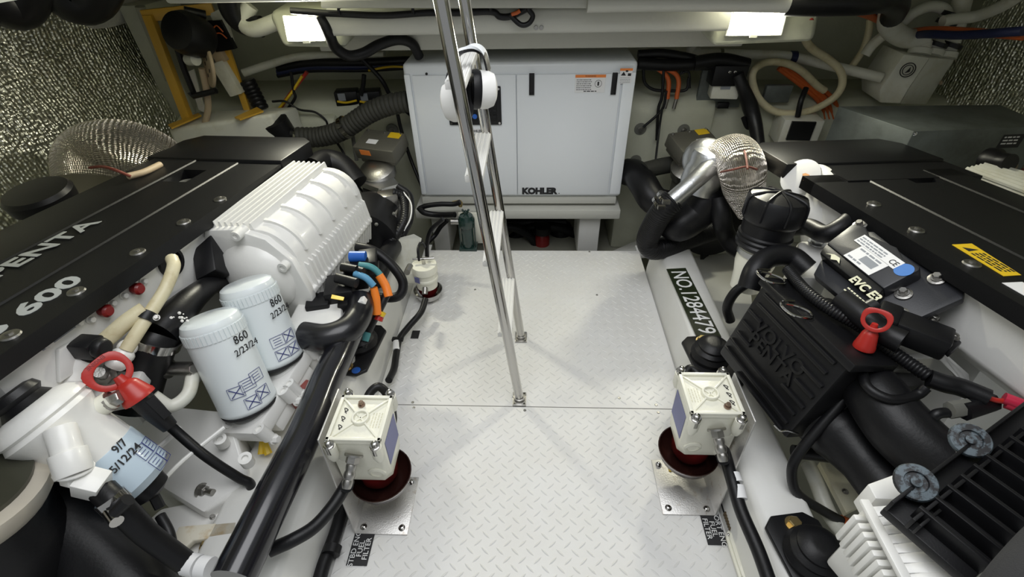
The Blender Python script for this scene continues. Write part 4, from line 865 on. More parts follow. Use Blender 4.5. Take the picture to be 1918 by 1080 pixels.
BR = MB(RF); BR.prism([(.035, -.45, -.05), (.035, -.45, -.20), (.12, -.45, -.27), (.6, -.45, -.27), (.6, -.45, -.05)], (0, VR+.45, 0)); BR.prism([(.15, .1, -.25), (.15, .1, -.6), (.5, .1, -.6), (.56, .1, -.25)], (0, VR-.1, 0))
blkR = O('block', BR, WHITE, eR, bev=.012)
SR = Fr(RF(.034, 0, -.05), -RF.y, RF.z); SR.z = -RF.x
# outboard ribbed cooler seen past the cover
mb = MB(); a, b, c, d = S('1810,316,z.66 1918,356 1990,345 1850,306')
for k in range(6):
    p, q = a.lerp(d, k/5), b.lerp(c, k/5); mb.tube([p, q+(q-p)*.4], .010, 6, 0)
mb.prism([a, b+(b-a)*.4, c+(c-d)*.4, d], (0, 0, -.2)); O('outboard_cooler', mb, PVC, eR, 'white ribbed cooler beyond the cover')
# thermostat casting in the notch of the cover
O('thermostat_housing', MB().tube(S('1500,345,z.63 1522,340,z.645 1542,368,z.625 1550,408,z.58 1548,450,z.48'), [.05, .07, .085, .09, .085], 24, 6), WHITE, eR, bev=0)
tf = O('thermostat_flange', MB().lathe([(.065, -.012), (.07, -.006), (.07, .008), (.05, .012)], P(1500, 332, z=.68), V((-.6, -.3, .5)), 28), WHITE, eR, bev=0)
O('rust_stain', MB().prism(S('1503,326,z.70 1520,322 1513,334 1504,338'), (0, 0, .002)), mat('rust', (.42, .20, .07), .7), tf, 'rusty patch')
O('lower_casting', MB().prism(S('1495,450,z.56 1560,445 1580,470 1530,520 1490,520'), (0, 0, -.4)), WHITE, eR, bev=.015)
O('casting_bolt', MB().hexb(P(1530, 455, z=.565), (0, 0, 1), .022, .02), ALU, eR)
# crankcase breather
bt, bb = P(1463, 362, z=.76), P(1402, 520, z=.44); bax = (bb-bt).normalized(); bL = (bb-bt).length
O('breather', MB().lathe([(.0, -.005), (.05, .0), (.088, .012), (.096, .03), (.096, .085), (.090, .095), (.084, .10), (.082, .14), (.088, .145), (.088, .15), (.082, .155), (.088, .162), (.088, .167), (.082, .172), (.088, .18), (.086, .19), (.07, .20)], bt, bax, 36), PLAS, eR, 'black ribbed breather canister')
mb = MB(); sdv = (V((0, -1, .4))-bax*V((0, -1, .4)).dot(bax)).normalized(); tgv = bax.cross(sdv)
for k in range(8): a_ = k*math.pi/4; r_ = sdv*math.cos(a_)+tgv*math.sin(a_); mb.tube([bt-bax*.006, bt+r_*.05+bax*.0, bt+r_*.088+bax*.012, bt+r_*.097+bax*.035, bt+r_*.097+bax*.08], .0045, 6, 3)
O('breather_ribs', mb, PLAS, COL.objects['breather'])
O('breather_neck', MB().lathe([(.062, .19), (.066, .20), (.066, .26), (.058, .30), (.052, bL+.04)], bt, bax, 28), IVORY, eR, 'ivory neck'); O('neck_band', MB().lathe([(.068, .205), (.070, .205), (.070, .225), (.068, .225)], bt, bax, 28), ALU, eR, 'metal band')
hose('breather_hose', S('1488,425,z.6 1515,425,z.62 1545,438,z.64 1575,425,z.67 1600,405,z.69'), .030, RUB, 'thick black hose from the ribbed breather to the right engine cover', 'hose', 'black breather hoses', n=18)
hose('breather_hose', S('1402,540,z.55 1415,505,z.60 1440,482,z.62 1480,480,z.62 1512,505,z.60'), .034, RUB, 'thick black hose arching behind the black filter box with raised letters', 'hose', 'black breather hoses', n=18)
hose('breather_hose', S('1368,600,z.3 1362,575,z.36 1376,548,z.42 1400,530,z.46'), .017, RUB, 'black hose squeezed between the number sign and the black filter box', 'hose', 'black breather hoses', n=16)
# ---- black filter box with raised maker's letters
A, B = P(1408, 500, z=.62), P(1545, 640, z=.62); C_, D_ = P(1345, 660, z=.34), P(1472, 812, z=.34)
up = ((A-C_)+(B-D_))*.5; bx = Fr(C_, ((B-A)+(D_-C_))*.5, up); BW = ((B-A).length+(D_-C_).length)/2+.01; BH = up.length
# outward normal points to the walkway
nz = bx.x.cross(bx.y); bx.z = nz if nz.x < 0 else -nz
ab = T('air_filter', 'black ribbed air filter box with raised lettering on the right engine', 'air filter', bx(BW/2, 0, -.1))
O('housing', MB(bx).prism([(-.0, 0, 0), (BW, 0, 0), (BW, BH, 0), (0, BH, 0)], (0, 0, -.13)), PLAS, ab, bev=.01)
O('back_box', MB(bx).prism([(.02, .03, -.13), (BW+.05, .0, -.13), (BW+.05, BH-.03, -.13), (.02, BH-.03, -.13)], (0, 0, -.14)), PLAS, ab, bev=.015)
O('rim', MB(bx).prism([(-.012, BH-.02, .006), (BW+.012, BH-.02, .006), (BW+.012, BH+.004, .006), (-.012, BH+.004, .006)], (0, 0, -.15)).prism([(-.012, 0, -.10), (BW+.012, 0, -.10), (BW+.012, BH, -.10), (-.012, BH, -.10)], (0, 0, -.02)), PLAS, ab, bev=.003)
mb = MB(bx)
for y, xa, xb in ((.90, .08, .92), (.78, .08, .92), (.66, .04, .22), (.66, .74, .96), (.52, .04, .2), (.52, .76, .96), (.38, .06, .26), (.38, .7, .96), (.26, .04, .94), (.14, .04, .94), (.05, .30, .94)):
    mb.box(((xa+xb)/2*BW, y*BH, .003), ((xb-xa)*BW, .010, .012))
O('ribs', mb, PLAS, ab, bev=.002)
tc_ = bx(BW*.48, BH*.54, .0015); yd = bx.y; xd = bx.x
if xd.cross(yd).dot(bx.z) < 0: xd = -xd
text(ab, 'VOLVO\nPENTA', tc_, xd, yd, .058, PLAS, .004, .001, sx=1.05, lsp=.72)
for px, py in ((1440, 517), (1487, 578)):
    q = P(px, py, z=.64); d = (B-A).normalized(); n_ = bx.z
    O('wire_clip', MB().tube([q-d*.035-n_*.03, q-d*.03+n_*.02, q+n_*.035+d*.0, q+d*.03+n_*.02, q+d*.036-n_*.03, q+d*.01-n_*.045, q-d*.012-n_*.02, q-d*.02+n_*.012], .0035, 8, 4), STEEL, ab, 'steel wire clip')
O('wire_clip', MB().tube(S('1450,795,z.40 1462,806,z.39 1475,806,z.39 1495,812,z.38'), .003, 8, 4), STEEL, ab, 'steel wire clip')
# ---- engine control unit
A, B, C_ = P(1612, 408, z=.725), P(1786, 524, z=.74), P(1693, 604, z=.66); ux = B-A; uy = A+(B-A)*0-(A+(C_-B))
eu_ = Fr(A+(C_-B), B-A, B-C_); EW = (B-A).length; EH = (B-C_).dot(eu_.y)
ec = T('control_unit', 'black engine control unit with white labels and a blue dot on the right engine', 'control unit', eu_(EW/2, EH/2, -.06))
O('back_plate', MB(eu_).prism([(.0, .03, -.03), (.03, 0, -.03), (EW-.03, 0, -.03), (EW, .03, -.03), (EW, EH-.02, -.03), (EW-.02, EH, -.03), (.02, EH, -.03), (0, EH-.02, -.03)], (0, 0, .022)), ECUP, ec, bev=.004)
for px, py in ((1755, 520), (1685, 585), (1692, 548), (1610, 420)): a, b = eu_.hit(px, py); O('mount_bolt', MB(eu_).lathe([(.020, -.01), (.020, -.002), (.012, 0)], (a, b, 0)).hexb((a, b, 0), (0, 0, 1), .010, .014), DSTEEL, ec)
h = lambda px, py, c=.03: eu_.hit(px, py, c)
top = [h(*p) for p in ((1597, 418), (1622, 423), (1628, 440), (1680, 462), (1692, 482), (1724, 498), (1722, 505), (1655, 540), (1548, 455))]
bd = O('case', MB(eu_).prism([(a, b, -.02) for a, b in top], (0, 0, .05)), ECUP, ec, bev=.006)
fr2 = [h(*p) for p in ((1548, 455), (1655, 540), (1640, 556), (1535, 472))]
O('front_strip', MB(eu_).prism([(a, b, -.02) for a, b in fr2], (0, 0, .048)), COVER, bd, bev=.004)
p0 = eu_(*h(1536, 480), .03); p1 = eu_(*h(1640, 565), .03)
O('loom_cover', MB(eu_).prism([(*h(1520, 500), -.03), (*h(1535, 472), -.03), (*h(1645, 558), -.03), (*h(1640, 600), -.03)], (0, 0, .03)), ECUP, ec, bev=.004)
td = (eu_(*h(1655, 540), .031)-eu_(*h(1548, 455), .031)).normalized(); ty = eu_.z.cross(td)
a, b = h(1620, 540, .0305); text(bd, 'EVC E3', eu_(a, b, .0305), td, ty, .032, IVLET, .0005, .0012, sx=1.05)
a, b = h(1606, 548, .0305); lf_ = Fr(eu_(a, b, .03), td, ty); lines(bd, lf_, [(-.03, -.006-.01*k, .065, .004) for k in range(2)], IVLET, c=0)
a, b = h(1562, 482, .0305); O('emblem', MB(Fr(eu_(a, b, .03), td, ty)).prism([(-.03, -.006, 0), (-.01, .008, 0), (.012, .010, 0), (.03, -.004, 0), (.014, -.001, 0), (.0, -.010, 0), (-.014, .001, 0)], (0, 0, .0008)), IVLET, bd)
a, b = h(1645, 470, .031); lf_ = Fr(eu_(a, b, .0305), td, ty); d = decal(bd, 'part_label', lf_, 0, 0, .155, .032, PAPER, label='long white label marked CE'); lines(d, lf_, [(-.072, .007-.008*k, .10, .004) for k in range(3)], GINK); text(d, 'CE', lf_(.06, -.002, .0012), td, ty, .022, INK, .0002, .0002)
a, b = h(1621, 487, .031); lf_ = Fr(eu_(a, b, .0305), td, ty); d = decal(bd, 'serial_label', lf_, 0, 0, .105, .055, PAPER, label='white serial label'); lines(d, lf_, [(-.045, .018, .08, .005), (-.045, -.018, .05, .005)], GINK); O('bar_block', MB(lf_).box((.012, 0, .001), (.05, .022, .0006)), GINK, d)
a, b = h(1693, 505, .031); O('blue_dot', MB(eu_).lathe([(.022, .0302), (.022, .0312)], (a, b, 0), n=28), mat('pale blue sticker', (.06, .20, .55), .5), bd, 'blue round sticker')
# looms and connectors near the control unit
hose('corrugated_loom', S('1475,505,z.62 1510,545,z.64 1560,582,z.64 1610,610,z.63 1660,650,z.61 1740,705,z.60'), .016, PLAS, 'black corrugated wiring loom crossing below the control unit', 'cable', ridge=(.008, .12))
cn = T('connector', 'black multi-pin connector with mounting plate beside the white panel of the right engine', 'connector', P(1740, 640, z=.60)); fq = Fr(P(1740, 625, z=.66), P(1790, 650, z=.66)-P(1690, 612, z=.66), V((0, 1, 0)))
O('flange', MB().prism(S('1748,592,z.66 1803,640 1783,660 1735,610'), (0, 0, -.02)), PLAS, cn, bev=.004); O('body', MB(fq).box((-.03, 0, -.01), (.15, .075, .06)).box((-.09, 0, -.01), (.05, .085, .07)), PLAS, cn, bev=.008)
for px, py in ((1749, 598), (1786, 632)): O('bolt', MB().bolt(P(px, py, z=.662), (0, 0, 1), .008, .012), DSTEEL, cn)
O('boot', MB().tube(S('1640,572,z.67 1610,590,z.65 1650,600,z.66'), .022, 10, 3), PLAS, ec)
hose('engine_loom', S('1575,560,z.66 1620,595,z.66 1650,620,z.65 1690,640,z.65'), .030, PLAS, 'thick black loom leaving the control unit towards the connector', 'cable')
bk = O('support_bracket', MB().prism(S('1630,660,z.58 1660,655 1672,650 1690,650 1705,662 1750,655 1765,662 1748,668 1700,672 1660,668'), (0, 0, -.008)).prism(S('1748,660,z.58 1768,658 1815,700,z.5 1818,722 1800,715 1780,690'), (0, 0, -.006)), WHITE, eR, 'white folded bracket', bev=.002)
O('bracket_bolt', MB().hexb(P(1651, 657, z=.582), (0, 0, 1), .010, .014), PLAS, bk)
O('white_pipe_stub', MB().cyl(P(1655, 678, z=.54), P(1680, 672, z=.55), .016), WHITE, eR)
hose('sensor_cable', S('1740,708,z.60 1770,718 1800,725 1850,745,z.6'), .022, PLAS, 'black heat shrunk cable joint above the ribbed guard', 'cable'); hose('sensor_cable', S('1848,744,z.6 1870,750 1890,750'), .006, RED, 'thin red wire pair running to a red crimp at the right edge', 'cable')
rc_ = T('crimp', 'bright red crimp connectors at the right edge above the ribbed guard', 'connector', P(1895, 755, z=.6)); O('crimp_barrel', MB().tube(S('1880,745,z.605 1925,762'), .014, 10, 0), mat('crimp red', (.55, .02, .06), .4), rc_); O('crimp_barrel', MB().tube(S('1884,756,z.595 1915,768'), .011, 10, 0), mat('crimp red dark', (.45, .02, .05), .4), rc_)
pc_ = T('plug', 'dark grey two-part plug lying below the black cable joint', 'connector', P(1820, 770, z=.56)); O('socket', MB().tube(S('1778,768,z.58 1815,762'), .020, 8, 0, flat=.8), GASK, pc_); O('plug_body', MB().tube(S('1805,770,z.58 1860,752'), .022, 8, 0, flat=.8), PLAS, pc_); O('cable_tail', MB().tube(S('1780,772,z.57 1755,775 1748,790,z.55 1775,815,z.53'), .012, 10), PLAS, pc_)
# ---- right dipstick
ca = P(1622, 655, z=.60); cb = P(1618, 660, z=.575); ca = P(1630, 625, z=.66); cb = P(1612, 662, z=.60); hcn = P(1641, 600, z=.70)
vw = (EYE-hcn).normalized(); fa = hcn-ca; fb = vw.cross(fa)
_, hfr = dipstick((1612, 662, .5), hcn, fa, fb, ca, cb, S('1585,740,z.48 1535,800,z.40 1492,855,z.32 1483,890,z.26 1495,925,z.20 1540,955,z.14 1580,977,z.10'), 'dipstick with an orange red loop handle on the right engine', .68)
O('tube_seal', MB().lathe([(.016, -.01), (.018, .01)], P(1580, 977, z=.10), P(1580, 977, z=.10)-P(1560, 965, z=.12)), ORANGE, COL.objects['dipstick.001'], 'orange seal')
text(COL.objects['dipstick.001'].children[0], 'ENGINE', hfr(.026, 0, .0043), hfr.y, -hfr.x, .009, DRED, .0006, .0002)
# ---- fat rubber charge pipes
hose('charge_pipe', S('1612,690,z.52 1640,740,z.52 1690,805,z.5 1770,880,z.48 1850,960,z.46'), [.055, .07, .075, .072, .07], RUB, 'fat black rubber pipe passing under the ribbed guard, upper of two', 'pipe', 'black charge pipes', n=26)
hose('charge_pipe', S('1540,780,z.36 1580,815,z.36 1625,870,z.36 1680,940,z.36'), [.085, .085, .062, .062], RUB, 'fat black rubber pipe below and inboard of another, stamped with a faint mark', 'pipe', 'black charge pipes', n=26)
O('rubber_strap', MB().tube(S('1615,690,z.58 1625,725 1670,748 1715,740 1735,725,z.6'), .012, 10, 6), RUB, None, 'black rubber strap looped over the upper fat black pipe', 'strap')
O('pipe_collar', MB().lathe([(.068, -.03), (.074, -.03), (.074, .03), (.068, .03)], P(1665, 705, z=.50), P(1690, 740, z=.5)-P(1640, 690, z=.5), 28), GASK, COL.objects['charge_pipe'])
hose('cross_pipe', S('1485,845,z.22 1530,850 1590,858'), .02, PLAS, 'black pipe crossing the bed under the right dipstick', 'pipe')
# ---- ribbed black guard with rubber bushes
A, B, D_ = P(1660, 945, z=.66), P(1905, 762, z=.66), P(1740, 1090, z=.66)
gf = Fr(A, B-A, D_-A); GW = (B-A).length*1.25; GH = (D_-A).length*1.1; gf.z = V((0, 0, 1)) if True else gf.z
gd = T('belt_guard', 'black ribbed belt guard in the bottom right corner', 'guard', gf(GW/2, GH/2, -.05))
O('panel', MB(gf).box((GW/2, GH/2, -.02), (GW, GH, .02)), PLAS, gd, bev=.003)
mb = MB(gf)
for k in range(13): x = .03+k*(GW-.05)/12; mb.box((x, GH/2+.015, .004), (.008, GH-.03, .034))
for y in (.035, .0): mb.box((GW/2, y+.004, .002), (GW, .006, .03))
for k in range(4): mb.box((.03, .10*k+.05, .002), (.06, .005, .028))
O('ribs', mb, PLAS, gd, bev=.0012)
for px, py in ((1715, 903), (1817, 824)):
    q = P(px, py, z=.68); b_ = O('rubber_bush', MB().lathe([(r*.62, h_*.62) for r, h_ in ((.025, -.08), (.025, -.01), (.052, -.01), (.054, .0), (.050, .008), (.030, .010), (.028, .002), (.014, .002), (.014, .014), (.004, .016))], q, (-.35, -.3, .85), 28), mat('weathered rubber', (.10, .13, .15), .6, var=(60, (.012, .012, .014), 0, .45, .55)), gd, 'weathered rubber bush')
# white ribbed exchanger beneath the guard
ex_ = T('heat_exchanger', 'white ribbed heat exchanger under the black guard', 'heat exchanger', P(1640, 1020, z=.45)); hx0, hx1 = P(1612, 942, z=.58), P(1695, 1100, z=.58); hd_ = (hx1-hx0).normalized(); hs = V((hd_.y, -hd_.x, 0)); hs = hs if hs.x > 0 else -hs; hf = Fr(hx0, hd_, hs); hf.z = V((0, 0, 1)); HL = (hx1-hx0).length
O('body', MB(hf).box((HL/2, .10, -.06), (HL, .18, .10)), WHITE, ex_, bev=.006)
mb = MB(hf)
for k in range(9): mb.prism([(.01+k*HL/9, .01, -.01), (.035+k*HL/9, .01, -.01), (.030+k*HL/9, .10, .02), (.014+k*HL/9, .10, .02)], (0, 0, .02)); mb.box((.02+k*HL/9, .0, -.06), (.012, .03, .09))
mb.box((HL/2, .0, .012), (HL, .018, .012)); mb.prism([(-.03, .02, -.05), (-.06, .1, -.05), (-.04, .2, -.05), (.0, .2, -.05), (.0, .02, -.05)], (0, 0, .07)); O('ribs', mb, WHITE, ex_, bev=.003)
O('end_box', MB().box(P(1640, 1065, z=.34), (.12, .12, .10), Matrix.Rotation(.4, 3, 'Z')), WHITE, ex_, bev=.01); O('end_bolt', MB().hexb(P(1645, 1075, z=.395), (0, -.2, 1), .022, .02), DSTEEL, ex_)
O('white_cylinder', MB().cyl(P(1755, 868, z=.52), P(1790, 900, z=.50), .075), WHITE, eR)
# the photographer's dark trousers in the corner
O('trouser_knee', MB().tube([P(2125, 985, z=.80), P(2040, 1078, z=.80), P(1965, 1178, z=.80), P(1915, 1280, z=.76)], [.07, .072, .07, .068], 28, 8), CLOTH, None, 'dark grey cloth of a trouser knee reaching into the bottom right corner', 'trousers')
# lower right: pipes and plates by the bed
hose('bilge_pipe', S('1515,870,z.12 1530,905 1555,965,z.1 1600,1020,z.08'), .022, PVC, 'cream pipe in the gutter outboard of the right bed', 'pipe', 'cream pipes', n=14)
hose('bilge_pipe', S('1612,1000,z.16 1600,1030 1590,1060'), .022, PVC, 'short cream pipe end beside the white ribbed exchanger', 'pipe', 'cream pipes', n=14)
AW = mat('aged white', (.66, .64, .50), .5, var=(10, (.58, .53, .36), 0, .3, .6)); O('foot_bracket', MB().prism(S('1535,865,z.16 1600,870 1635,935 1585,960'), (0, 0, -.02)), AW, eR); O('side_bracket', MB().prism(S('1670,872,z.3 1700,862 1720,880 1690,895'), (0, 0, -.02)), AW, eR)
sp_ = MB().prism(S('1503,822,z.2 1560,830 1568,842 1510,842'), (0, 0, -.01)); O('foot_plate', sp_, PVC, eR)
for px, py in ((1532, 834), (1583, 920)): O('foot_bolt', MB().bolt(P(px, py, z=.2 if py < 900 else .165), (0, 0, 1), .006, .006), DSTEEL, eR)
mount(P(1525, 1062, z=.2), .15, 'black rubber engine mount with a brass bolt in the near right', (1513, 1072)); mount(P(1332, 680, z=.2), .1, 'black rubber engine mount between the number sign and the right fuel filter', (1320, 652))
# ================================================================ EXHAUST ON THE RIGHT
xr = T('exhaust_elbow', 'silver wrapped exhaust elbow with an aluminium outlet, right of the generator', 'exhaust', P(1360, 420, z=.3), 'wrapped exhausts')
O('wrap', MB().tube(S('1340,306,z.58 1356,294,z.64 1378,292,z.68 1390,318,z.66 1394,352,z.58 1410,396,z.48'), [.078, .082, .088, .09, .082, .062], 28, 8), WRAP, xr, 'woven silver heat wrap')
O('binding', MB().tube(S('1350,322,z.68 1370,318,z.745 1398,312,z.745 1420,318,z.69'), .004, 8).tube(S('1390,264,z.70 1396,288,z.755 1400,316,z.745'), .004, 8), mat('rust red wire', (.20, .06, .04), .7), xr, 'rust red binding wire')
al = O('outlet', MB().lathe([(.06, -.06), (.078, -.05), (.084, -.03), (.078, .0), (.085, .02), (.085, .08), (.078, .10), (.08, .12)], P(1325, 310, z=.62), V((-.25, -.15, -1)), 32), ALU, xr, 'aluminium outlet', bev=0)
O('elbow', MB().tube(S('1345,300,z.6 1320,290,z.62 1310,300,z.6 1322,325,z.56'), .075, 24, 5), ALU, xr, 'cast aluminium elbow')
O('branch_pipe', MB().tube(S('1330,312,z.64 1298,342,z.60 1258,376,z.54'), [.04, .036, .036], 20, 4), ALU, xr, 'aluminium branch pipe')
hose('drain_hose', S('1262,372,z.54 1245,390,z.50 1228,415,z.42 1213,448,z.30 1222,466,z.24 1250,462,z.22 1295,445,z.22 1340,430,z.22'), .050, RUB, 'corrugated black hose hooking down from the aluminium branch pipe', 'hose', ridge=(.009, .045), n=20)
for px, py, z_ in ((1252, 376, .525), (1243, 386, .50)): O('hose_clamp', MB().lathe([(.053, -.007), (.058, -.007), (.058, .007), (.053, .007)], P(px, py, z=z_), P(1262, 372, z=.54)-P(1240, 395, z=.48), 24).box(P(px-4, py+2, z=z_+.05), (.03, .015, .015)), STEEL, None, '%s steel clamp on the corrugated black hose' % ('upper' if py < 380 else 'lower'), 'hose clamp', 'steel hose clamps on the hooked hose')
hose('exhaust_hose', S('1322,345,z.52 1318,375,z.46 1300,400,z.40 1270,420,z.36 1240,410,z.36'), [.082, .085, .085, .08, .06], RUB, 'fat black exhaust hose clamped under the aluminium elbow', 'hose', n=24)
O('band_clamp', MB().lathe([(.086, -.012), (.09, -.012), (.09, .012), (.086, .012)], P(1322, 350, z=.51), V((-.05, -.15, 1)), 28), STEEL, None, 'wide steel band around the fat exhaust hose', 'hose clamp')
hose('exhaust_hose', S('1175,322,z.32 1190,325,z.34 1205,345,z.33 1225,375,z.28 1260,385,z.24 1300,395,z.22'), .075, RUB, 'thick black hose curving out beside the lower right of the generator', 'hose', n=22)
hose('exhaust_pipe', S('1205,320,z.38 1235,312 1275,305'), .045, DUST, 'dusty grey pipe behind the thick black hose right of the generator', 'pipe', n=18)
hose('coolant_hose', S('1345,370,z.5 1352,410,z.42 1360,440,z.32 1385,468,z.26 1420,470,z.26'), .042, RUB, 'smooth black hose bending forward under the silver wrap', 'hose', n=18)
q = P(1330, 420, z=.3); O('drive_unit', MB().lathe([(.08, -.12), (.16, -.1), (.16, .05), (.08, .1)], P(1330, 412, z=.2), (-.1, 1, .15), 30), PLAS, None, 'dark drive unit under the exhaust hoses on the right', 'drive unit')
O('bracket_strap', MB().prism(S('1310,410,z.3 1325,395 1330,450,z.1 1320,508,z-.1 1312,508'), (.006, 0, 0)), PLAS, None, 'black flat strap bracket below the right exhaust', 'bracket')
O('orange_lever', MB().tube(S('1280,418,z.33 1288,413 1305,413'), .006, 8, 3), ORANGE, None, 'small orange valve lever below the right exhaust', 'lever')
hose('yellow_cable', S('1312,545,z-.05 1318,525 1335,518 1385,517'), .010, YEL, 'yellow cable in the bilge beside the number sign', 'cable')
hose('black_wire', S('1345,520,z-.03 1330,522 1322,530,z-.05'), .008, PLAS, 'short black cable end beside the yellow cable in the bilge', 'cable')
bp_ = MB(); bp_.prism(S('1290,480,z0 1400,470 1420,700 1380,720'), (0, 0, -.3)); struct('trim_15', bp_, mat('grey bilge step', (.42, .42, .38), .55, bump=(20, .3)))
# ================================================================ SIGN, FLOOR LABELS
sn = T('number_sign', 'olive and black sign plate NO.1284479 on the right engine bed', 'sign', P(1295, 570, z=.2)); pts = S('1248,504,z.2025 1284,502 1351,631 1306,634'); d0 = pts[3]-pts[0]; d1 = pts[1]-pts[0]
O('plate', MB().prism([p+V((0, 0, -.002)) for p in pts], (0, 0, .004)), SIGNG, sn)
sc_ = (pts[0]+pts[1]+pts[2]+pts[3])/4+V((0, 0, .0022)); xd = ((pts[3]-pts[0])+(pts[2]-pts[1])).normalized()
text(sn, 'NO.1284479', sc_, xd, V((0, 0, 1)).cross(xd), .096, PAPER, .0006, .0006, sx=.80)
def floorlabel(px, py, w, h, s, rot, label):
    q = P(px, py, z=.0024); xd = V((0, 1 if rot else -1, 0)); yd = V((-1 if rot else 1, 0, 0))
    t = T('floor_label', label, 'label', q-V((0, 0, .002)), 'black engraved floor labels'); fr = Fr(q, xd, yd)
    O('plate', MB(fr).box((0, 0, 0), (h, w, .0016)), INK, t)
    if s: text(t, s, fr(0, 0, .001), xd, yd, .022, PAPER, .0003, .0, lsp=.85)
    return t
floorlabel(676, 1027, .062, .095, 'STBD ENG\nFUEL\nFILTER', 1, 'black label reading STBD ENG FUEL FILTER on the chequer plate'); floorlabel(1336, 990, .058, .095, 'PORT ENG\nFUEL\nFILTER', 0, 'black label reading PORT ENG FUEL FILTER on the chequer plate')
floorlabel(778, 626, .035, .05, '', 1, 'small black label on the plate near the far fuel filter')
# ================================================================ FUEL FILTERS ON BRACKETS
def filt(x0, yb, yf, sx, label, hs):
    """bracket foot line at x0, foot centre yb, filter centre yf; sx=+1 when the walkway is towards +x"""
    t = T('fuel_filter', label, 'fuel filter', (x0, yb, 0), 'fuel filters')
    b = MB(); w = .095
    b.box((x0+sx*.083, yb, .0035), (.166, w*2, .004)); b.prism([(x0, yb-w, .0), (x0, yb+w, 0), (x0-sx*.03, yb+w+.05, .40), (x0-sx*.03, yb-.03, .40)], (sx*.005, 0, 0))
    br = O('bracket', b, GALV, t, 'galvanised angle bracket', bev=.0015)
    for ax_, ay in ((.145, -.075), (.145, .075), (.025, -.075)): O('bracket_bolt', MB().bolt((x0+sx*ax_, yb+ay, .0055), (0, 0, 1), .007, .009), STEEL, br)
    O('yellow_tag', MB().box((x0+sx*.10, yb+.068, .0065), (.03, .035, .002)), YEL, br, 'yellow sticker')
    cx = x0+sx*.068; fr = Fr((cx, yf, 0), (1, 0, 0), (0, 1, 0)); s_ = .072
    body = MB(fr)
    def ringp(s, z, ch): return [(-s+ch, -s, z), (s-ch, -s, z), (s, -s+ch, z), (s, s-ch, z), (s-ch, s, z), (-s+ch, s, z), (-s, s-ch, z), (-s, -s+ch, z)]
    lv = [ringp(.066, .19, .02), ringp(.068, .22, .016), ringp(s_, .37, .006), ringp(s_, .385, .006)]
    body.add(sum(lv, []), [tuple(range(8))[::-1], tuple(range(24, 32))]+[(k*8+i, k*8+(i+1) % 8, k*8+8+(i+1) % 8, k*8+8+i) for k in range(3) for i in range(8)])
    bo = O('body', body, IVORY, t, 'ivory cast body', bev=.003)
    l = MB(fr); l.box((0, 0, .391), (.15, .15, .012))
    for x, y, a, c in ((0, -.070, .15, .010), (0, .070, .15, .010), (-.070, 0, .010, .15), (.070, 0, .010, .15)): l.box((x, y, .401), (a, c, .010))
    for a in (45, -45): l.box((0, 0, .399), (.185, .006, .007), Matrix.Rotation(math.radians(a), 3, 'Z'))
    l.lathe([(.0, .3975), (.018, .3975), (.018, .408), (.024, .408), (.026, .397)], (0, 0, 0), n=28)
    ld = O('lid', l, IVORY, t, 'square lid with crossed ribs', bev=.0015)
    for x in (-1, 1):
        for y in (-1, 1):
            O('lid_bolt', MB(fr).lathe([(.014, .37), (.014, .40), (.009, .402)], (x*.062, y*.086, 0), n=16).bolt((x*.062, y*.086, .402), (0, 0, 1), .008, .012), STEEL, ld); O('lug', MB(fr).lathe([(.010, .33), (.016, .35), (.016, .392)], (x*.062, y*.084, 0), n=16), IVORY, bo)
    px_, py_ = (-.01, .045) if sx > 0 else (.035, -.045)
    O('bleed_plug', MB(fr).lathe([(.010, .398), (.010, .403)], (px_, py_, 0)).hexb((px_, py_, .402), (0, 0, 1), .007, .012), mat('bronze', (.30, .22, .18), .35, 1), ld)
    wr = MB(fr)
    for k in range(3):
        x = -.052*sx; y = .02-.028*k; wr.tube([(x, y, .398), (x+.008, y+.008, .398), (x-.004, y+.014, .398), (x+.006, y-.004, .398)], .0012, 5, 3)
    O('handwriting', wr, INK, ld); lines(ld, Fr((cx+sx*.045, yf, .397), (0, 1, 0), (-1, 0, 0)), [(-.03, .012-.008*k, .05, .003) for k in range(4)], mat('cast ivory print', (.6, .58, .45), .5), c=0)
    lf_ = Fr((cx+sx*(s_+.0003), yf, .31), (0, -sx, 0), (0, 0, 1)); O('blue_label', MB().prism([(cx+sx*.0695, yf-.05, .25), (cx+sx*.0695, yf+.05, .25), (cx+sx*.0722, yf+.05, .355), (cx+sx*.0722, yf-.05, .355)], (sx*.001, 0, 0)), VIOLET, bo, 'violet blue label')
    # inlet union on the near side, plug lower down
    u = V((cx-sx*.012, yf-.072, .335)); ud = V((-sx*.15, -.75, -.62)).normalized()
    O('inlet_union', MB().hexb(u, ud, .019, .026).tube([u+ud*.02, u+ud*.06, u+ud*.09], [.013, .015, .013], 14, 0, ridge=(.02, .18)), DSTEEL, bo, 'steel hose union')
    pg = V((cx+sx*.032, yf-.066, .235)); O('port_plug', MB().lathe([(.026, -.004), (.026, .004), (.018, .006), (.018, .001), (.008, .001), (.008, -.01)], pg, (0, -1, -.12), 24), IVORY, bo)
    O('side_block', MB().box((x0-sx*.002+sx*.014, yf-.02, .25), (.04, .10, .10)), IVORY, bo, bev=.004)
    # bowl and heat shield dish
    O('bowl', MB(fr).lathe([(.060, .20), (.062, .18), (.060, .13), (.045, .10), (.03, .094), (.0, .092)], (0, 0, 0), n=32), REDB, t, 'dark red bowl')
    O('shield_dish', MB(fr).lathe([(.0905, .142), (.0935, .142), (.085, .112), (.054, .088), (.02, .080), (.018, .055), (.0, .055), (.0, .085), (.054, .093), (.082, .114), (.0905, .142)], (.012*sx, -.016, 0), n=40), DISH, t, 'dark brown dish')
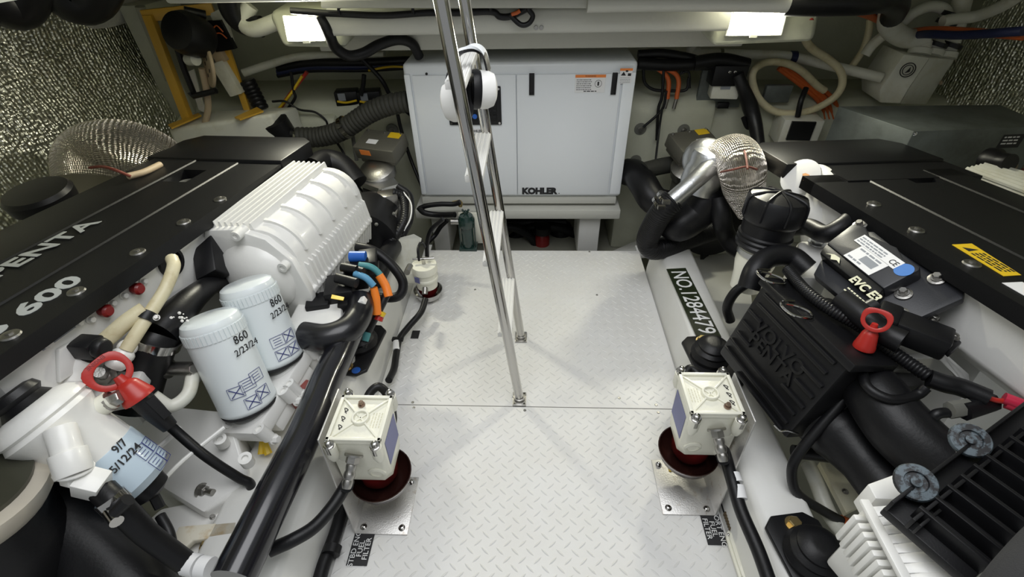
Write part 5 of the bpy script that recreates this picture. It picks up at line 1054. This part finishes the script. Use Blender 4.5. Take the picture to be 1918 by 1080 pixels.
    if hs:
        hose('fuel_hose', [u+ud*.085]+hs[0], .0175, RUB, hs[1], 'hose', 'fuel hoses'); hose('fuel_hose', hs[2], .0135, RUB, hs[3], 'hose', 'fuel hoses')
    return t, fr
filt(-.538, .752, .795, 1, 'ivory square fuel filter with red bowl on an angle bracket, left edge of the walkway', (S('650,905,z.26 625,945,z.25 590,985,z.25 550,1010,z.26 505,1030,z.26'), 'black hose from the left square filter down to the thick pipe', [V(q) for q in ((-.49, .862, .33), (-.488, .91, .355), (-.462, .935, .365), (-.436, .925, .33), (-.43, .90, .25), (-.44, .862, .24))], 'short black hose looped behind the left square filter'))
filt(.588, .836, .90, -1, 'ivory square fuel filter with red bowl on an angle bracket, right edge of the walkway', (S('1356,845,z.25 1372,900,z.25 1388,955,z.23 1420,1030,z.22 1445,1100,z.22'), 'long black hose with white printed sleeves below the right square filter', [V(q) for q in ((.492, .967, .32), (.488, 1.01, .345), (.508, 1.035, .355), (.532, 1.01, .345), (.534, .967, .32))], 'short black hose hooped behind the right square filter'))
fh = [o_ for o_ in COL.objects if o_.name.startswith('fuel_hose') and 'sleeves' in o_.get('label', '')][0]
for a, b in (('1373,888,z.25 1380,905,z.248', 0), ('1381,910,z.247 1387,935,z.24', 0)): O('sleeve', MB().tube(S(a), .0186, 16, 0), PAPER, fh, 'white printed sleeve')
# hose running to the far filter
hose('fuel_hose', S('797,560,z.10 788,585,z.08 765,612,z.06 748,635,z.05 742,665,z.04 738,690,z.04 728,712,z.06'), .0145, RUB, 'black hose from the far round filter along the plate edge', 'hose', 'fuel hoses')
fo = [o_ for o_ in COL.objects if 'far round filter along' in o_.get('label', '')][0]; O('sleeve', MB().tube(S('743,640,z.05 742,656,z.045'), .0155, 14, 0), PAPER, fo, 'white printed sleeve'); O('clip', MB().box(P(745, 635, z=.055), (.05, .022, .012)), PLAS, fo, bev=.003)
# ---- round far filter
ff = T('fuel_filter', 'white round fuel filter with T handle and red bowl, far left of the plate', 'fuel filter', P(797, 565, X=-.49)-V((0, 0, .02)), 'fuel filters')
c = P(795, 500, X=-.50); c.z = 0; y_ = c.y
O('body', MB().lathe([(.05, .08), (.052, .12), (.058, .125), (.058, .135), (.054, .14), (.054, .165), (.060, .168), (.060, .20), (.058, .205), (.0, .207)], c, (0, 0, 1), 36), IVORY, ff); O('t_handle', MB().cyl(c+V((0, 0, .205)), c+V((0, 0, .235)), .009).tube([c+V((-.05, 0, .232)), c+V((.05, 0.01, .232))], .006, 10, 0), STEEL, ff, 'steel T handle')
O('bowl', MB().lathe([(.045, .085), (.045, .05), (.03, .02), (0, .015)], c, n=28), REDB, ff, 'dark red bowl'); O('shield_dish', MB().lathe([(.068, .055), (.071, .055), (.06, .022), (.03, .004), (0, .003), (0, .007), (.03, .009), (.056, .026), (.068, .055)], c, n=36), STEEL, ff, 'stainless dish')
O('badge', MB().box(c+V((-.030, -.054, .15)), (.028, .003, .03), Matrix.Rotation(-.5, 3, 'Z')), VIOLET, ff, 'small blue badge'); O('mount_arm', MB().box(c+V((-.06, .01, .13)), (.06, .05, .06)), IVORY, ff, bev=.005); O('drain_union', MB().cyl(c+V((0, -.045, .10)), c+V((.0, -.07, .08)), .014), DSTEEL, ff)
hose('vent_hose', S('785,488,X-.52 783,465 790,452 796,462'), .006, PLAS, 'thin black hose hooked above the far round filter', 'hose'); hose('vent_hose', S('800,480,Y2.0 800,455 808,430 830,410'), .011, PLAS, 'black hose climbing behind the far round filter', 'hose')
O('tap', MB().cyl(P(762, 510, X=-.54), P(768, 498, X=-.54), .014), DSTEEL, ff)
# ---- green fuel strainer by the generator
gs = T('strainer', 'dark green glass strainer bolted up at the far left end of the plate', 'strainer', P(879, 470, Y=2.27)); c = P(878, 462, Y=2.25)
O('bowl', MB().lathe([(.034, .01), (.036, .02), (.036, .13), (.040, .135), (.040, .14)], c, n=28), GREEN, gs); O('head', MB().lathe([(.044, .14), (.046, .15), (.046, .185), (.035, .205), (.012, .212), (.0, .213)], c, n=28), GREEN, gs); O('wing_nut', MB().tube([c+V((-.018, 0, .24)), c+V((-.004, 0, .215)), c+V((.004, 0, .215)), c+V((.018, 0, .24))], .006, 8, 3).cyl(c+V((0, 0, .205)), c+V((0, 0, .235)), .006), GREEN, gs)
O('base', MB().box(c+V((0, 0, 0)), (.10, .08, .02)), GREEN, gs, bev=.003); O('inlet', MB().cyl(c+V((-.085, 0, .165)), c+V((-.04, 0, .165)), .018), DSTEEL, gs); O('bracket', MB().box(c+V((.02, .055, .09)), (.14, .008, .20)), IVORY, gs, 'ivory bracket plate', bev=.002)
for sx in (-1, 1): O('guard_rod', MB().cyl(c+V((sx*.042, -.01, .0)), c+V((sx*.042, -.01, .15)), .004), GREEN, gs)
hose('fuel_hose', S('784,388,Y2.3 795,398 820,402 852,402,Y2.25'), .016, RUB, 'black hose into the green strainer, nearer the floor', 'hose', 'fuel hoses'); hose('fuel_hose', S('786,390,Y2.33 800,385 825,382 850,382 862,378,Y2.33'), .014, RUB, 'black hose along the front of the generator tray above the strainer hose', 'hose', 'fuel hoses')
hose('fuel_hose', S('838,412,Y2.35 825,425 815,440 800,455,Y2.3'), .013, RUB, 'black hose dropping in shadow under the left end of the generator shelf', 'hose', 'fuel hoses')
O('elbow_fitting', MB().tube(S('848,380,Y2.36 862,378 862,386'), .012, 10, 3), BRASS, None, 'small brass elbow under the generator above the green strainer', 'fitting')
O('valve', MB().ball(P(915, 408, Y=2.3), .028).cyl(P(915, 408, Y=2.3), P(918, 418, Y=2.26), .014), GREEN, None, 'dark green valve behind the ladder rails near the strainer', 'valve')
# gutter hoses either side
hose('gutter_hose', S('645,940,z.02 628,1000 605,1060 590,1120'), .020, RUB, 'black jointed hose lying in the gutter left of the STBD label', 'hose', 'gutter hoses'); O('joint', MB().lathe([(.026, -.012), (.026, .012)], P(622, 1030, z=.03), P(610, 1060, z=.02)-P(628, 1000, z=.02), 20), PLAS, COL.objects['gutter_hose'])
hose('gutter_hose', S('1358,935,z.015 1368,965 1378,995'), .018, RUB, 'dark hose with a wound end in the gutter right of the PORT label', 'hose', 'gutter hoses'); O('winding', MB().tube(S('1366,960,z.017 1378,993'), .0192, 14, 0, ridge=(.008, .1)), mat('tarnished brass', (.16, .12, .07), .4, .6), COL.objects['gutter_hose.001'], 'tarnished wound end')
fc = T('filler_cover', 'oblong white cover with blue scribbles beside the long black hose, near right', 'cover', P(1393, 1040, z=.0)); q = P(1393, 1042, z=.01); fr = Fr(q, (1, 0, 0), (-.06, 1, 0))
pts = [(math.cos(a)*.028, math.sin(a)*.028+(.045 if math.sin(a) >= 0 else -.045), 0) for a in [k*math.pi/10 for k in range(20)]]; O('cover', MB(fr).prism([(x*1.25, y*1.1, -.006) for x, y, z in pts], (0, 0, .010)).prism(pts, (0, 0, .012)), IVORY, fc, bev=.002); O('scribble', MB(fr).tube([(-.008, .03, .0122), (.006, .02, .0122), (-.006, .01, .0122), (.008, -.002, .0122), (-.006, -.014, .0122), (.004, -.03, .0122)], .0018, 5, 3), BINK, fc)
for x, y in ((-.026, .06), (.026, .06), (-.026, -.06), (.026, -.06)): O('screw', MB(fr).bolt((x, y, .004), (0, 0, 1), .003, .003), STEEL, fc)
# ================================================================ RIGHT FAR CORNER
gb = T('equipment_box', 'long grey metal equipment box behind the right engine cover', 'box', P(1740, 260, z=.5)); a, b, c = P(1571, 199, z=.74), P(1712, 246, z=.74), P(1960, 236, z=.74); d = P(1750, 197, z=.74)
e_ = P(2010, 200, z=.74); mb = MB(); e2 = V((2.2, c.y, c.z)); e3 = V((2.2, d.y, c.z)); mb.prism([p+V((0, 0, -.26)) for p in (a, b, e2, e3, d)], (0, 0, .26)); O('case', mb, GREYBOX, gb, bev=.003)
gfn = Fr(b, c-b, V((0, 0, 1)))
x_, z_ = gfn.hit(1893, 264); nv = gfn.x.cross(gfn.y); gfn.z = nv if nv.y < 0 else -nv
decal(gb, 'rating_plate', gfn, x_, z_, .10, .06, INK, .0015, 'dark plate with white print'); lines(gb, gfn, [(x_-.04, z_+.018-.014*k, .07, .006) for k in range(3)], PAPER, c=.0018)
for px, py in ((1713, 250), (1573, 203)): O('rivet', MB().bolt(P(px, py, z=.73), (-.2, -1, .2), .006, .006), STEEL, gb)
O('gland', MB().lathe([(.05, 0), (.05, .03), (.035, .05), (.035, .09)], P(1850, 300, z=.66), (.1, -1, .3), 20), PLAS, gb, 'black cable gland'); O('gland_nut', MB().lathe([(.03, 0), (.03, .03)], P(1880, 312, z=.62), (.3, -1, .3), 12), TAN, gb)
hose('red_cable', S('1895,330,z.62 1930,318,z.62'), .016, DRED, 'dark red cable end at the right edge behind the white ribs', 'cable')
# siphon break box with its fittings
sb = T('vented_box', 'white wedge shaped box with round emblem and three hose tails, upper right', 'box', P(1720, 195, Y=2.62)); pts = S('1648,192,Y2.62 1651,165 1695,102 1742,107 1787,110 1738,195')
pf_ = [P(1648, 193, Y=2.62), P(1648, 168, Y=2.62), P(1694, 101, Y=2.62), P(1743, 108, Y=2.60), P(1700, 170, Y=2.56), P(1688, 195, Y=2.56)]
mb = MB(); mb.prism(pf_, V((.02, .22, .0))); O('front', mb, PVC, sb, bev=.008)
mb = MB(); mb.prism([P(1743, 108, Y=2.60), P(1788, 111, Y=2.66), P(1735, 196, Y=2.62), P(1688, 195, Y=2.56), P(1700, 170, Y=2.56)], V((.02, .2, 0))); O('side', mb, PVC, sb, bev=.006)
q = P(1698, 130, Y=2.585); fn = (pf_[2]-pf_[1]).cross(pf_[3]-pf_[2]).normalized(); fn = fn if fn.y < 0 else -fn; q = q+fn*.012
em = O('emblem', MB().lathe([(.030, 0), (.034, 0), (.034, .003), (.030, .003), (.030, 0)], q, fn, 28).lathe([(.021, 0), (.024, 0), (.024, .003), (.021, .003), (.021, 0)], q, fn, 24).prism([q+V((-.008, 0, -.014)), q+V((.0, 0, -.002)), q+V((.008, 0, .014)), q+V((.012, 0, -.008))], fn*.003), INK, sb, 'black round emblem')
for i, (px, py, qx, qy) in enumerate(((1722, 98, 1733, 72), (1745, 101, 1756, 78), (1770, 105, 1780, 80))):
    a, b = P(px, py, Y=2.66), P(qx, qy, Y=2.68); O('hose_tail', MB().lathe([(.05, -.01), (.05, .015), (.04, .02), (.038, .05), (.028, .06), (.026, (b-a).length)], a, b-a, 20), PVC, sb)
cl = O('screw', MB().bolt(P(1762, 155, Y=2.62), (.4, -.8, .3), .008, .006), TAN, sb)
hose('white_hose', S('1733,72,Y2.68 1700,72,Y2.68 1678,62,Y2.66 1664,45,Y2.62 1666,22,Y2.58 1672,0,Y2.55'), .044, PVC, 'thick white hose bending from the wedge box up to the black overhead pipe', 'hose', 'white hoses on the wedge box', n=18)
hose('white_hose', S('1756,80,Y2.68 1768,55,Y2.7 1775,35 1768,18 1745,12 1715,22 1690,42,Y2.72 1640,78,Y2.75 1620,103'), .025, PVC, 'white hose arching over from the middle hose tail', 'hose', 'white hoses on the wedge box')
hose('white_hose', S('1780,82,Y2.68 1790,50,Y2.7 1800,10,Y2.72 1812,-30'), .040, PVC, 'white hose rising straight up from the right hose tail', 'hose', 'white hoses on the wedge box'); hose('white_hose', S('1765,40,Y2.62 1790,35 1830,30,Y2.6 1880,10,Y2.5 1925,-20,Y2.4'), .025, PVC, 'white hose running off over the foil at the upper right', 'hose', 'white hoses on the wedge box')
for px, py in ((1757, 82), (1783, 84), (1773, 42), (1784, 28)): O('hose_clip', MB().lathe([(.041, -.01), (.045, -.01), (.045, .01), (.041, .01)], P(px, py, Y=2.66), (.25, 0, 1), 18), PLAS, sb)
hose('pipe', S('1308,100,Y2.85 1400,102,Y2.85 1480,106,Y2.82 1560,124,Y2.76 1652,146,Y2.66'), .0245, PVC, 'long white pipe along the bulkhead from the generator to the wedge box', 'pipe', n=16)
O('elbow', MB().cyl(P(1295, 86, Y=2.85), P(1294, 106, Y=2.85), .026).lathe([(.03, -.02), (.03, .02)], P(1302, 99, Y=2.85), (1, 0, 0), 16), PVC, COL.objects['pipe']); O('pipe_clamp', MB().lathe([(.026, -.008), (.029, -.008), (.029, .008), (.026, .008)], P(1350, 101, Y=2.85), (1, 0, 0), 18), STEEL, COL.objects['pipe'], 'steel clamp'); O('pipe_clamp', MB().lathe([(.027, -.015), (.031, -.015), (.031, .015), (.027, .015)], P(1485, 107, Y=2.815), (1, 0, -.05), 18), NAVY, COL.objects['pipe'], 'dark blue tie')
# cream loop hose
hose('cream_hose', S('1518,40,Y2.42 1512,55,Y2.5 1508,72,Y2.6 1522,92,Y2.66 1550,110,Y2.68 1572,130 1578,155 1565,180 1530,202 1490,212 1450,208 1422,185 1410,155 1412,132 1435,117,Y2.74 1470,118 1500,132 1530,160,Y2.76 1545,170'), .0185, CREAM, 'cream hose hanging in one big loop from the red handled valve', 'hose', 'cream hoses upper right', n=12)
hose('cream_hose', S('1630,35,Y2.78 1628,55 1618,90 1600,118 1580,142,Y2.76'), .017, CREAM, 'cream hose slanting down behind the long white pipe', 'hose', 'cream hoses upper right')
vl = T('valve', 'small valve with a red knob beside the right work light', 'valve', P(1518, 30, Y=2.38)); O('body', MB().tube(S('1502,22,Y2.40 1535,20'), .022, 10, 0), PLAS, vl); O('knob', MB().lathe([(.02, 0), (.022, .01), (.012, .03), (.014, .04)], P(1518, 22, Y=2.36), (0, -.6, -.8), 14), RED, vl, 'red knob'); O('ends', MB().tube(S('1490,22,Y2.41 1503,22'), .018, 10, 0).tube(S('1536,18,Y2.41 1555,18'), .022, 10, 0), PVC, vl)
hose('pex_pipe', S('1555,18,Y2.42 1600,21,Y2.5 1630,30,Y2.6 1655,42,Y2.68 1690,60,Y2.8 1740,56,Y2.6 1800,58,Y2.45 1918,68,Y2.2'), .016, ORANGE, 'orange red pipe passing behind the white hoses, upper right', 'pipe'); hose('pex_pipe', S('1600,10,Y2.5 1630,20,Y2.6 1655,36,Y2.68 1690,64,Y2.8 1740,64,Y2.56 1800,66,Y2.41 1918,58,Y2.16'), .018, NAVY, 'dark blue pipe beside the orange red one, upper right', 'pipe')
hose('black_pipe', S('1470,4,Y2.2 1540,5 1620,3 1660,0,Y2.3 1680,10,Y2.4 1672,30,Y2.5'), .048, PLAS, 'black pipe along the deck head right of the work light', 'pipe', n=18); hose('grey_pipe', S('1100,4,Y2.1 1300,2 1475,5'), .035, TRAY, 'white pipe along the deck head above the cross beam', 'pipe', n=18)
hose('power_cable', S('1480,122,Y2.78 1530,160 1560,185 1572,215'), .012, ORANGE, 'orange power cable falling behind the cream loop, outermost strand', 'cable', 'orange power cables')
for i, lb in enumerate(('second strand of the orange power cables behind the cream loop', 'third strand of the orange power cables behind the cream loop', 'innermost strand of the orange power cables behind the cream loop')):
    hose('power_cable', S('%d,%d,Y2.77 %d,%d %d,%d %d,%d' % (1470-6*i, 122+3*i, 1520-5*i, 160+4*i, 1548-6*i, 188+3*i, 1560-8*i, 222)), .011, ORANGE, lb, 'cable', 'orange power cables')
for i, (px, qx, lb) in enumerate(((1247, 1253, 'left orange battery cable curving to a stud right of the generator'), (1266, 1270, 'right orange battery cable curving to a stud right of the generator'))):
    hose('battery_lead', S('1215,122,Y2.68 %d,132 %d,150 %d,185,Y2.67' % (px-10, px+5, qx-3)), .012, ORANGE, lb, 'cable', 'orange battery leads'); t_ = COL.objects['battery_lead' if i == 0 else 'battery_lead.001']
    O('terminal', MB().cyl(P(qx-3, 185, Y=2.67), P(qx-8, 203, Y=2.67), .010), DSTEEL, t_)
for i, (pts, r, lb) in enumerate((('1195,102,Y2.7 1240,100 1290,108 1320,118', .022, 'black wire loom at the top right corner of the generator'), ('1195,118,Y2.68 1250,122 1320,120 1390,125', .030, 'thick black wire loom along the right bulkhead'), ('1300,118,Y2.66 1350,112 1400,122', .034, 'second thick black loom along the right bulkhead'), ('1205,130,Y2.68 1208,155 1225,168 1255,170 1285,168 1290,145', .008, 'black wire hanging in a wide loop right of the generator'), ('1243,130,Y2.67 1240,180 1233,205 1230,262', .008, 'black wire hanging straight down right of the generator'), ('1248,170,Y2.66 1240,205 1205,238,Y2.66', .007, 'black wire slanting to the bolt right of the generator'), ('1280,130,Y2.68 1275,138 1290,135 1292,165', .006, 'small curled black wire end above the ledge on the right'), ('1240,205,Y2.62 1235,240 1228,300,Y2.5', .006, 'thin black wire hanging down above the big black hose'))):
    hose('black_wire', S(pts), r, PLAS, lb, 'cable')
hose('cable_bundle', S('1382,140,Y2.62 1392,165,Y2.6 1405,200 1415,235,Y2.55 1422,280,Y2.45'), [.03, .03, .04, .035, .03], PLAS, 'thick black taped cable bundle hanging left of the cream loop', 'cable'); hose('black_wire', S('1392,220,Y2.58 1400,238 1412,238'), .012, PLAS, 'stub of black cable branching from the hanging bundle', 'cable')
lp = T('fuse_box', 'small beige fuse box on a grey plate, right bulkhead', 'box', P(1355, 180, Y=2.72)); O('back_plate', MB().box(P(1350, 165, Y=2.74), (.24, .02, .20)), GREYBOX, lp); O('case', MB().box(P(1357, 161, Y=2.68), (.14, .09, .11), Matrix.Rotation(-.1, 3, 'Z')), TAN if False else PVC, lp, bev=.006); O('cover', MB().box(P(1362, 138, Y=2.67), (.17, .10, .10)), PLAS, lp, 'black cover', bev=.006); O('label', MB().box(P(1360, 160, Y=2.633), (.05, .002, .04)), GINK, lp)
for px, py in ((1367, 135), (1377, 135)): O('screw', MB().bolt(P(px, py, Y=2.618), (0, -1, 0), .006, .004), STEEL, lp)
O('black_block', MB().box(P(1354, 197, Y=2.69), (.06, .02, .03)), PLAS, None, 'tiny black block on the right bulkhead ledge under the fuse box', 'block', bev=.002)
jb = T('junction_box', 'small white junction box with dark front beside the grey equipment box', 'box', P(1490, 262, Y=2.62)); O('case', MB().box(P(1490, 240, Y=2.66), (.20, .16, .14), Matrix.Rotation(-.1, 3, 'Z')), PVC, jb, bev=.004); O('front', MB().box(P(1500, 245, Y=2.575), (.12, .012, .10), Matrix.Rotation(-.1, 3, 'Z')), PLAS, jb)
hose('black_wire', S('1494,218,Y2.62 1500,190 1510,165,Y2.66'), .014, PLAS, 'stiff black cable standing above the small junction box', 'cable')
O('grey_tab', MB().box(P(1455, 175, Y=2.74), (.14, .03, .09)), GREYBOX, None, 'small grey box inside the cream loop', 'box', bev=.004)
